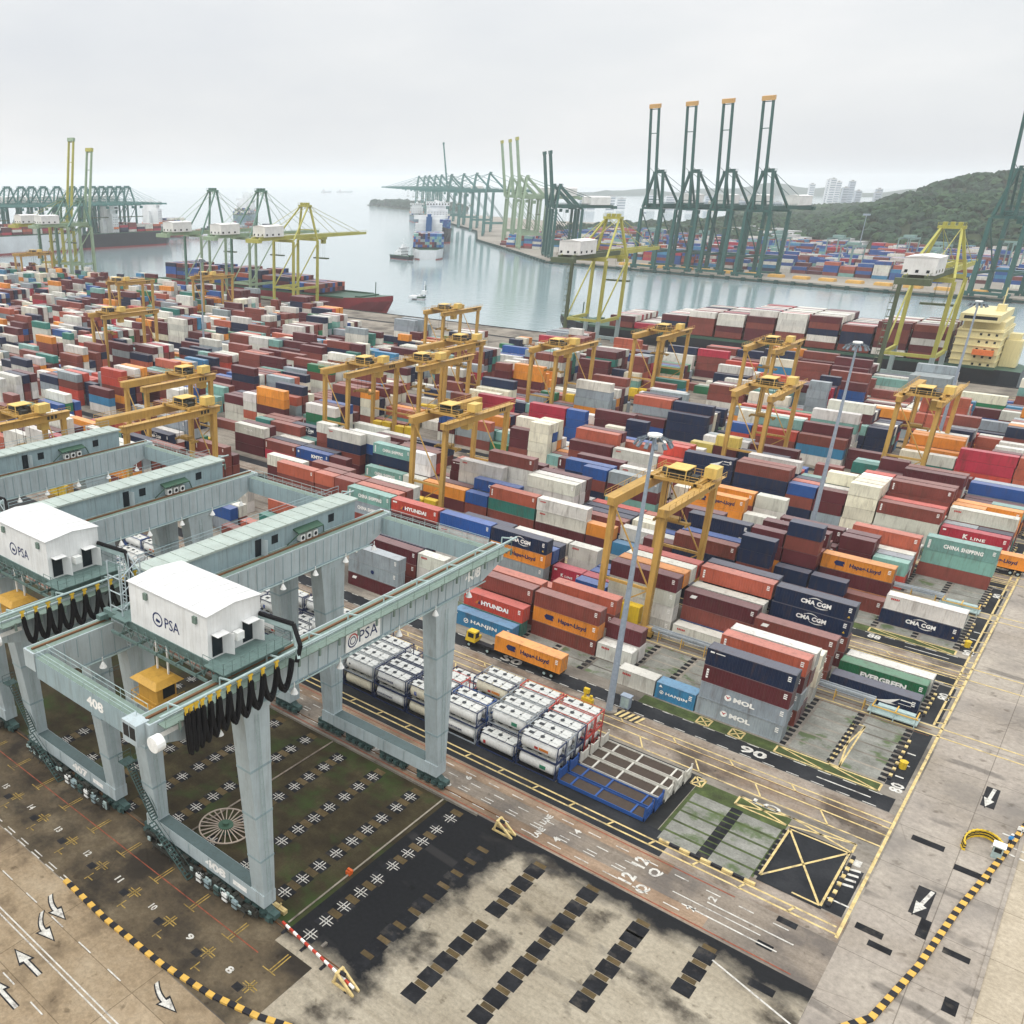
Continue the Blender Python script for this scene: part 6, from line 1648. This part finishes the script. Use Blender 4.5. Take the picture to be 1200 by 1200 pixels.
# trees along the flat ground behind the terminal, and on the island
for _ in range(700):
    x = fr_.uniform(-760,120); y_ = fr_.uniform(1260,1720)
    if y_ < 1260-(x+100)*.2: continue
    r = fr_.uniform(5,10); clump(x, y_, r*.5, r, fr_.choice([0,1,1,2]))
for _ in range(260):
    t = fr_.random(); x = -2120+560*t+fr_.uniform(-40,40); y_ = 2700-430*t+fr_.uniform(-60,60); r = fr_.uniform(9,18); clump(x, y_, -1+r*.3, r, 0)
o = hg.build('hill', M_hill); struct(o)
o = fo.build('forest', M_for); tag(o, 'dense green forest covering the hills behind the far terminal', None, None, 'stuff')
isl = MB(); isl.prism([(-2160,2780),(-1900,2640),(-1560,2300),(-1540,2200),(-1620,2200),(-2180,2660)], -9, -1); struct(isl.build('island_ground', M_hill))
rg = MB()
def ridge(cx, cy, L, hz, ang, dep, seed):
    r_ = random.Random(seed); n = 44; ca, sa = math.cos(ang), math.sin(ang); vs = []
    hs_ = [hz*(math.sin(math.pi*i/n)**.5)*(.62+.24*math.sin(i*.33+seed)+.14*math.sin(i*.9+seed*2)) for i in range(n+1)]
    for i in range(n+1):
        u = -L/2+L*i/n
        for v, k in ((-dep,0),(-dep*.5,.6),(0,1),(dep*.5,.6),(dep,0)): vs.append((cx+u*ca-v*sa, cy+u*sa+v*ca, -4+hs_[i]*k+(r_.uniform(-2,2) if k else 0)))
    rg.quads(vs, [(i*5+j,(i+1)*5+j,(i+1)*5+j+1,i*5+j+1) for i in range(n) for j in range(4)])
ridge(-1900, 6300, 2300, 72, R(14), 300, 1); ridge(-2600, 5600, 1100, 30, R(20), 160, 2); ridge(-600, 6200, 1700, 70, R(5), 300, 4)
o = rg.build('far_hills', M_for[0]); struct(o)
# white port buildings and tower blocks
B_white = paint('building_white', '#d4d6d8', .6, '#a4a6a8', .2, .05); B_cream = paint('building_cream', '#cfc6b4', .6, '#9a9284', .2, .05); B_roof = plain('flat_roof', '#a8a9a8'); B_grey = paint('building_grey', '#b4bcc4', .6, '#8c949c', .2, .05)
def tower(x, y_, w_, d_, h, mt, label, cat='apartment block', name='apartment_block', grp='pale tower blocks in the hazy distance', rz=0):
    e = empty(name, (x,y_,0), rz); b = MB(); b.box(-w_/2,w_/2,-d_/2,d_/2,-1,h); b.build('wall', mt, e)
    r_ = MB(); r_.box(-w_/2+.3,w_/2-.3,-d_/2+.3,d_/2-.3,h,h+1.4); r_.box(-w_/6,w_/6,-d_/4,d_/4,h+1.4,h+4); r_.build('roof', B_roof, e)
    wn = MB(); n = max(1,int(h/6))
    for k in range(n):
        z = 1.5+k*h/n; wn.box(-w_/2+1,w_/2-1,-d_/2-.08,-d_/2,z,z+h/n*.42); wn.box(w_/2,w_/2+.08,-d_/2+1,d_/2-1,z,z+h/n*.42)
    wn.build('windows', plain('window_band','#7f8c98',.4) if 'window_band' not in bpy.data.materials else bpy.data.materials['window_band'], e)
    tag(e, label, cat, grp); return e
tr_ = random.Random(5)
for i in range(9):
    x = -870+i*27+tr_.uniform(-5,5); tower(x, 3050+tr_.uniform(-150,150), 15, 14, (66,78,72,80,74,58,50,54,46)[i], B_white if i < 4 else B_grey, 'hazy white tower block beyond the wooded hill, %s from the left' % ORD[i], rz=R(30))
for i in range(16):
    x = -1320+i*34; tower(x, 2650+i*8+tr_.uniform(-120,120), 24, 16, tr_.uniform(20,38), tr_.choice([B_white,B_grey,B_cream]), 'hazy pale block left of the raised boom cranes, %s from the left' % ORD[i], rz=R(30))
for i, (x, y_, w_, d_, h, lb) in enumerate(((-300,1255,46,20,9,'white shed with flat roof before the trees, left one'),(-222,1262,52,18,9,'white shed with flat roof before the trees, right one'),(-352,1235,34,22,12,'cream shed beside a white tower at the far terminal'),(-120,1215,70,22,8,'long tan roofed shed at the foot of the hill'),(-330,1330,30,18,10,'white building in the trees under the hill, left one'),(-240,1345,36,18,10,'white building in the trees under the hill, middle one'),(-190,1352,36,18,11,'white building in the trees under the hill, right one'),(-490,1500,60,26,10,'pale shed beyond the far terminal containers, left one'),(-430,1440,50,26,10,'pale shed beyond the far terminal containers, right one'))):
    tower(x, y_, w_, d_, h, B_cream if 'tan' in lb or 'cream' in lb else B_white, lb, 'port building', 'port_building', 'low port buildings of the far terminal', R(-8))
mt_ = MB(); mt_.tube((0,0,0),(0,0,44),.5,8,.25); mt_.box(-3,3,-1.4,1.4,43,44.6); mm_ = mt_.mesh('lamp_mast', K_mast)
for i, (x, y_) in enumerate(((-245,1080),(-140,1150),(-430,980),(-60,1000))):
    o = link('lamp_mast', mm_, None, (x,y_,0)); tag(o, 'thin lamp mast of the far terminal, %s in the list from left' % ORD[i] if False else ['thin lamp mast before the dark forest across the water','thin lamp mast at the foot of the wooded hill','thin lamp mast left of the raised boom cranes','thin lamp mast behind the right quay crane'][i], 'lamp mast')
# ------------------------------------------------------------------ small things on the ground
def polyline_blocks(pts, step):
    out = []; d = 0
    for i in range(len(pts)-1):
        a, b = Vector((*pts[i],0)), Vector((*pts[i+1],0)); L = (b-a).length
        while d < L: out.append((a+(b-a)*(d/L), (b-a).normalized())); d += step
        d -= L
    return out
C_yel = paint('kerb_yellow', '#cfa54c', .7, '#4a4030', .5, 1, streak=False); C_blk = plain('kerb_black', '#26262a', .75); C_orange = plain('orange_plastic', '#d2622c', .5)
kp1 = [(-74.2,39.2),(-66,38.9),(-57,39.2),(-50,40.2),(-45,41.6),(-38,44.5),(-30,49),(-22,55.5),(-15,63),(-8.5,71.5),(-3.5,79),(-1.7,82.1),(.2,92.3),(1.6,104),(3.7,117.1),(5.2,128),(7.4,140)]
ky = MB(); kb = MB()
for i, (c, d) in enumerate(polyline_blocks(kp1, .85)):
    (ky if i % 2 == 0 else kb).bar(c+Vector((0,0,.14)), c+d*.83+Vector((0,0,.14)), .62, .28)
o = ky.build('striped_kerb_yellow', C_yel); o['kind'] = 'structure'; o = kb.build('striped_kerb_black', C_blk); o['kind'] = 'structure'
ky = MB(); kb = MB()
for k in range(4):
    for Y0, n in ((126.3,14),(147.6,11)):
        for i in range(n):
            (ky if i % 2 else kb).box(-9.95,-9.55,Y0+51*k+i*.9,Y0+51*k+i*.9+.6,0,.3)
for i in range(13): (ky if i % 2 else kb).box(-9.2,-8.8,95.2+i*.85,95.9+i*.85,0,.3)
for i in range(9): (ky if i % 2 == 0 else kb).box(-27.2+i*1.25,-26+i*1.25,92.95,93.3,0,.35)
o = ky.build('bay_end_kerb_light', L_yel); o['kind'] = 'structure'; o = kb.build('bay_end_kerb_dark', C_blk); o['kind'] = 'structure'
o = MB(); o.box(5.0,5.4,60,130,0,.14); q = o.build('pavement_kerb', G_apron); q['kind'] = 'structure'
o = MB(); o.rect(5.4,80,60,300,.02); q = o.build('pale_pavement', G_tan if False else ground('pale_pavement', ('#b7ab97','#a89c88','#998d7a'), .1, 2, slab=(9,9))); q['kind'] = 'structure'
o = MB(); o.line((2.6,119.8),(30,116),.3,.06); o.line((2.4,121.4),(30,119),.3,.06); o.line((3.2,123.6),(30,122.5),.3,.06); q = o.build('pavement_lines', L_white); q['kind'] = 'structure'
# low wall round the grass pit
o = MB(); o.box(-330,-46,81.62,81.9,0,.35); o.box(-46.2,-45.9,52.2,53,0,.3); q = o.build('pit_kerb', G_conc); q['kind'] = 'structure'
for a in ((-54.5-.0,),):
    o = MB(); o.bar((-47.8-3.2,52.3,.12),(-47.8-3.2,81.4,.12),.18,.1); q = o.build('drain_channel', G_pale); q['kind'] = 'structure'
o = MB(); o.bar((-70.2,53,.1),(-70.2,81.4,.1),.2,.1); q = o.build('drain_channel', G_rust); q['kind'] = 'structure'
# cable reel lying in the grass
e = empty('cable_reel', (-67.2,57.9,0)); K_reel = plain('reel_rim', '#a99a8c', .6)
b = MB()
for i in range(36):
    u, v = 2*math.pi*i/36, 2*math.pi*(i+1)/36
    b.tube((math.cos(u)*3.3,math.sin(u)*3.3,.75),(math.cos(v)*3.3,math.sin(v)*3.3,.75),.1,6)
b.build('rim', K_reel, e); b = MB()
for i in range(24): u = 2*math.pi*i/24; b.bar((math.cos(u)*.9,math.sin(u)*.9,.8),(math.cos(u)*3.3,math.sin(u)*3.3,.75),.11)
b.build('spokes', K_reel, e); b = MB(); b.tube((0,0,0),(0,0,.95),.95,18); b.tube((0,0,.95),(0,0,1.3),.4,12); b.build('hub', K_green, e)
tag(e, 'large spoked cable reel with green hub on the grass between crane legs', 'cable reel')
# rail end stops and the red and white barrier
def end_stop(x, y_, label, rz=0):
    e = empty('rail_end_stop', (x,y_,0), rz); b = MB()
    for s in (-.45,.45):
        b.bar((-1.6,s,.1),(1.2,s,.1),.22,.2); b.bar((-1.5,s,.1),(.6,s,1.6),.24,.24); b.bar((1.0,s,.1),(.6,s,1.6),.24,.24)
    b.bar((.6,-.6,1.55),(.6,.6,1.55),.3,.3); b.build('frame', L_yel, e)
    bf = MB(); bf.tube((-.1,0,1.5),(.5,0,1.5),.22,10); bf.build('buffer', C_blk, e); tag(e, label, 'end stop', 'yellow rail end stops')
end_stop(-41.2,50.2,'yellow rail end stop at the tip of the striped barrier',R(180)); end_stop(-42.0,81.3,'yellow rail end stop beside the main road',R(180))
e = empty('striped_barrier', (-51,51.4,0)); b = MB(); w_ = MB()
for i in range(18): (w_ if i % 2 else b).bar((i*.62,-i*.075,.85),(i*.62+.62,-(i+1)*.075,.85),.22,.26)
bo = b.build('red_panels', plain('barrier_red','#b5402f',.6), e); w_.build('white_panels', M_white, e)
b = MB()
for i in (1,6,11,17): b.bar((i*.62,-i*.075,0),(i*.62,-i*.075,.8),.16); b.bar((i*.62-.1,-i*.075-.6,.06),(i*.62-.1,-i*.075+.6,.06),.3,.12)
b.build('posts', C_blk, e); tag(e, 'long red and white striped barrier at the end of the crane rail', 'barrier')
b = MB(); b.box(-.9,.9,-.3,.3,.0,.5); b.bar((-.8,0,.5),(.8,0,.5),.1,.1); b.bar((0,-.25,.4),(0,.25,.9),.14); o = b.build('rail_clamp', L_yel, None, loc=(-53.0,53.0,0)); tag(o, 'small yellow rail clamp beside the front crane leg', 'rail clamp')
b = MB(); b.box(-.3,.3,-.3,.3,0,.5); b.box(-.2,.5,-.15,.15,.5,.8); o = b.build('hydrant', C_orange, None, loc=(-51.1,62.6,0)); tag(o, 'small orange hydrant on the drain line in the grass', 'hydrant')
# crane rails
for y_ in (51.45,83.55,114.9,142.2,144.3,166):
    b = MB(); b.box(-330,-42.5 if y_ < 90 else -8,y_-.05,y_+.05,0,.12 if y_ < 90 else .05); q = b.build('crane_rail', K_rust); q['kind'] = 'structure'
# power rail between the two block halves
for k in range(2):
    e = empty('power_rail', (-40,144.2+51*k,0)); b = MB(); x0, x1 = (-30, 30.2)
    b.box(x0,x1-6,-.55,-.35,2.0,2.35); b.box(x0,x1-6,-.12,.1,1.9,2.1); b.box(x0,x1-6,.35,.5,2.0,2.3)
    b.box(x0,x1-6,-.5,.45,1.6,1.65); b.build('conductor_rails', paint('alu_grey','#9fa6aa',.5,'#5c5a54',.5), e)
    p = MB()
    for i in range(14): x = x0+1+i*4; p.bar((x,-.7,0),(x,-.7,2.0),.12); p.bar((x,.6,0),(x,.6,2.0),.12); p.bar((x,-.7,1.55),(x,.6,1.55),.12)
    p.build('posts', C_yel, e)
    t = MB(); t.box(x1-6.5,x1,-1.4,1.0,.5,.7); t.box(x1-5.5,x1-.6,-.4,.6,.7,1.5)
    for x in (x1-6,x1-3,x1-.3): t.bar((x,-1.3,0),(x,-1.3,1.6),.14); t.bar((x,.9,0),(x,.9,1.6),.14)
    t.build('end_box', K_rail, e); t2 = MB(); [t2.bar((x,-1.45,1.6),(x,1.05,1.6),.16) for x in (x1-6,x1-3,x1-.3)]; t2.bar((x1-6,-1.4,1.6),(x1,-1.4,1.6),.16); t2.build('end_frame', C_yel, e)
    tag(e, ['grey power rail on yellow posts running behind the first container block','grey power rail on yellow posts behind the third container block'][k], 'power rail', 'power rails between the blocks')
# plates, cabinet and pump at the lamp mast
b = MB(); b.box(-1.9,1.9,-1.1,1.1,0,.12); st_ = MB()
for i in range(5): x = -1.7+i*.8; st_.face([(x,-1.1,.125),(x+.42,-1.1,.125),(x+.9,1.1,.125),(x+.48,1.1,.125)])
o = b.build('striped_plate', C_blk, None, loc=(-42.3,117.0,0)); st_.build('stripes', L_yel, o); tag(o, 'black and yellow striped steel plate at the foot of the mast', 'steel plate')
b = MB(); b.box(-.7,.7,-.5,.5,0,2.0); b.box(-.8,.8,-.6,.6,2.0,2.12); o = b.build('electrical_cabinet', K_mast, None, loc=(-43.7,119.3,0)); d = MB(); d.box(-.6,-.03,-.52,-.5,.2,1.8); d.box(.03,.6,-.52,-.5,.2,1.8); d.build('door', K_rail, o); tag(o, 'grey electrical cabinet beside the lamp mast', 'cabinet')
b = MB(); b.box(-.9,.9,-.35,.35,0,.9); b.bar((-.5,0,.9),(-.5,0,2.2),.3); b.box(-.75,.1,-.25,.25,1.7,2.5); b.tube((.5,0,.9),(.5,0,1.5),.25,8); o = b.build('pump_unit', Y_pow, None, loc=(-48.5,116.4,0)); tag(o, 'yellow pump unit left of the lamp mast foot', 'pump')
for i, (x, y_, lb) in enumerate(((-9.0,130.6,'yellow bin at the end of the first container block'),(-9.1,178.6,'yellow bin at the end of the third container block'),(-8.9,228.8,'yellow bin at the end of the fifth container block'))):
    b = MB(); b.tube((0,0,0),(0,0,1.1),.45,10,.5); b.tube((0,0,1.1),(0,0,1.3),.55,10,.2); o = b.build('rubbish_bin', Y_pow, None, loc=(x,y_,0)); tag(o, lb, 'bin', 'yellow bins at the block ends')
# terminal tractor and trailers
def wheelset(e, xs, w_=1.0, r=.5):
    for x in xs:
        for s in (-1,1):
            b = MB(); b.tube((x,s*w_-.18,r),(x,s*w_+.18,r),r,14); o = b.build('wheel', K_black, e)
            c = MB(); c.tube((x,s*(w_+.185),r),(x,s*(w_+.2),r),r*.5,10); c.build('rim', K_rail, o)
def tractor(x, y_, label, mt):
    e = empty('terminal_tractor', (x,y_,0), 0); b = MB(); b.box(-3.2,2.4,-.55,.55,.7,1.0); b.box(-3.4,-1.9,-1.15,1.15,.75,1.35); b.build('chassis', C_blk, e)
    c = MB(); c.hexa([(-3.3,-1.2,1.1),(-1.4,-1.2,1.1),(-1.4,.35,1.1),(-3.3,.35,1.1)],[(-3.05,-1.1,3.0),(-1.45,-1.1,3.0),(-1.45,.25,3.0),(-3.05,.25,3.0)]); c.box(-3.35,-1.5,.4,1.2,1.1,1.8); co = c.build('cab', mt, e)
    g_ = MB(); g_.box(-2.8,-1.7,-1.19,-1.14,1.9,2.75); g_.box(-3.28,-3.1,-.95,.1,1.9,2.7); g_.box(-1.42,-1.37,-.95,.1,1.8,2.75); g_.build('window', K_glass, co)
    wheelset(e, (-2.5,1.2)); tag(e, label, 'terminal tractor', 'terminal tractors with trailers'); return e
def trailer(x, y_, label):
    e = empty('container_trailer', (x,y_,0)); b = MB()
    for s in (-.5,.5): b.box(-6.3,6.3,s-.12,s+.12,.95,1.3)
    for q in (-6,-3,0,3,6): b.box(q-.12,q+.12,-1.2,1.2,1.0,1.28)
    b.build('frame', C_blk, e); wheelset(e, (3.6,4.9)); tag(e, label, 'trailer', 'terminal tractors with trailers')
tractor(-69.6, 120.4, 'yellow terminal tractor pulling the orange container', Y_pow); trailer(-61.2, 120.4, 'black trailer under the orange container beside the tank yard')
container(-61.0, 120.4, 1.32, 40, 'O', 'hapag', 'orange long container riding a trailer on the lane by the tank yard', 'containers on trailers', True)
tractor(-20.5, 222.8, 'dark terminal tractor ahead of the orange container at right', Y_dk); trailer(-12.2, 222.8, 'black trailer under the orange container at the right edge')
container(-12.0, 222.8, 1.32, 40, 'O', 'hapag', 'orange long container riding a trailer near the right lamp mast', 'containers on trailers', True)
tractor(-88.5, 162.8, 'yellow terminal tractor in the lane behind the first blocks', Y_pow)
# barrels, sign, watchman and his shelter
PB = MB(); PB.box(-.16,.16,-.5,.5,0,.12); PB.hexa([(-.12,-.45,.12),(.12,-.45,.12),(.12,.45,.12),(-.12,.45,.12)],[(-.07,-.4,1.0),(.07,-.4,1.0),(.07,.4,1.0),(-.07,.4,1.0)])
pb = PB.mesh('plastic_barrier', Y_pow); SB = MB()
for z in (.3,.65): SB.box(-.13,.13,-.44,.44,z,z+.16)
sb = SB.mesh('stripes', C_blk)
for i in range(13):
    t = i/12; a = R(30+t*170); x = 1.9+1.9*math.cos(a); y_ = 118.2+3.1*math.sin(a)
    o = link('plastic_barrier', pb, None, (x,y_,0), a); link('stripes', sb, o)
    tag(o, 'black and yellow plastic barrier in the arc by the guard', 'barrier', 'plastic barriers in an arc round the guard post')
e = empty('guard_box', (3.3,118.0,0)); b = MB(); b.box(-.5,.5,-.5,.5,0,1.7); b.build('wall', K_rail, e); r_ = MB(); r_.box(-.65,.65,-.65,.65,1.7,1.8); r_.build('roof', K_lamp, e); g_ = MB(); g_.box(-.35,.35,-.53,-.5,.9,1.5); g_.box(-.53,-.5,-.35,.35,.9,1.5); g_.build('window', K_glass, e); tag(e, 'small white roofed guard box inside the arc of barriers', 'guard box')
def person(x, y_, rz, label, shirt, pants):
    e = empty('person', (x,y_,0), rz)
    V = [(0,0,.95),(0,0,1.15),(0,-.01,1.36),(0,0,1.47),(0,.01,1.53),(0,.02,1.66), (.2,0,1.38),(.27,.06,1.12),(.24,.22,.98), (-.2,0,1.38),(-.28,0,1.12),(-.27,.06,.88), (.1,0,.90),(.11,.04,.50),(.11,-.02,.09),(.12,.13,.04), (-.1,0,.90),(-.12,.0,.50),(-.13,-.06,.09),(-.14,.09,.04)]
    E = [(0,1),(1,2),(2,3),(3,4),(4,5),(2,6),(6,7),(7,8),(2,9),(9,10),(10,11),(0,12),(12,13),(13,14),(14,15),(0,16),(16,17),(17,18),(18,19)]
    Rd = [.16,.15,.17,.07,.07,.11,.07,.05,.04,.07,.05,.04,.1,.075,.05,.045,.1,.075,.05,.045]
    me = bpy.data.meshes.new('body'); me.from_pydata(V, E, []); o = link('body', me, e)
    o.modifiers.new('s','SKIN'); o.modifiers['s'].use_smooth_shade = True
    for i, sv in enumerate(me.skin_vertices[0].data): sv.radius = (Rd[i],Rd[i]*.8); sv.use_root = (i == 0)
    o.modifiers.new('u','SUBSURF').levels = 1; o.modifiers['u'].render_levels = 1
    dg = bpy.context.evaluated_depsgraph_get(); m2 = bpy.data.meshes.new_from_object(o.evaluated_get(dg))
    o.modifiers.clear(); o.data = m2
    m2.materials.clear()
    for k in (plain('skin_tone','#8a6248'), plain('shirt_cloth',shirt), plain('trouser_cloth',pants), plain('boot_leather','#222222')): m2.materials.append(k)
    for p in m2.polygons:
        z = p.center.z; ax = abs(p.center.x)
        p.material_index = 3 if z < .12 else 2 if z < .95 and ax < .22 else 0 if (z > 1.5 or (ax > .2 and z < 1.05)) else 1
    h = MB(); n = 12
    for i in range(4):
        a0, a1 = R(8+i*20), R(28+i*20); h.tube((0,.02,1.70+.13*math.sin(a0)),(0,.02,1.70+.13*math.sin(a1)),.135*math.cos(a0),n,.135*math.cos(a1),caps=False)
    h.tube((0,.04,1.705),(0,.04,1.72),.17,n); h.build('helmet', K_lamp, e)
    tag(e, label, 'person')
person(4.1, 121.4, R(200), 'person in a bright blue shirt and white helmet beside the guard box', '#3f8fd0', '#22252c')
b = MB(); b.bar((0,0,0),(0,0,1.3),.12); b.box(-.55,.55,-.06,0,1.1,2.3); o = b.build('road_sign', plain('sign_red','#b23a30',.6), None, loc=(-1.9,82.4-4.5,0), rz=R(40)); t = MB(); put_text(t, 'STOP', (-.45,-.075,1.55), (1,0,0), (0,0,1), .9, .34, 0, .03); t.build('lettering', M_white, o); tag(o, 'small red road sign near the lower end of the striped kerb', 'road sign')
b = MB(); b.box(-.5,.5,-.4,.4,.0,.08); b.bar((0,0,0),(0,0,1.2),.1); b.box(-.5,.5,-.05,.05,.9,1.4); o = b.build('traffic_sign', K_lamp, None, loc=(4.9,124.3,0)); tag(o, 'small white traffic sign beside the watchman', 'sign')

# ------------------------------------------------------------------ close
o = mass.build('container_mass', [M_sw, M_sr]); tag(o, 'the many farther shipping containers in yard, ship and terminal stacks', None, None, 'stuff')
make_haze()
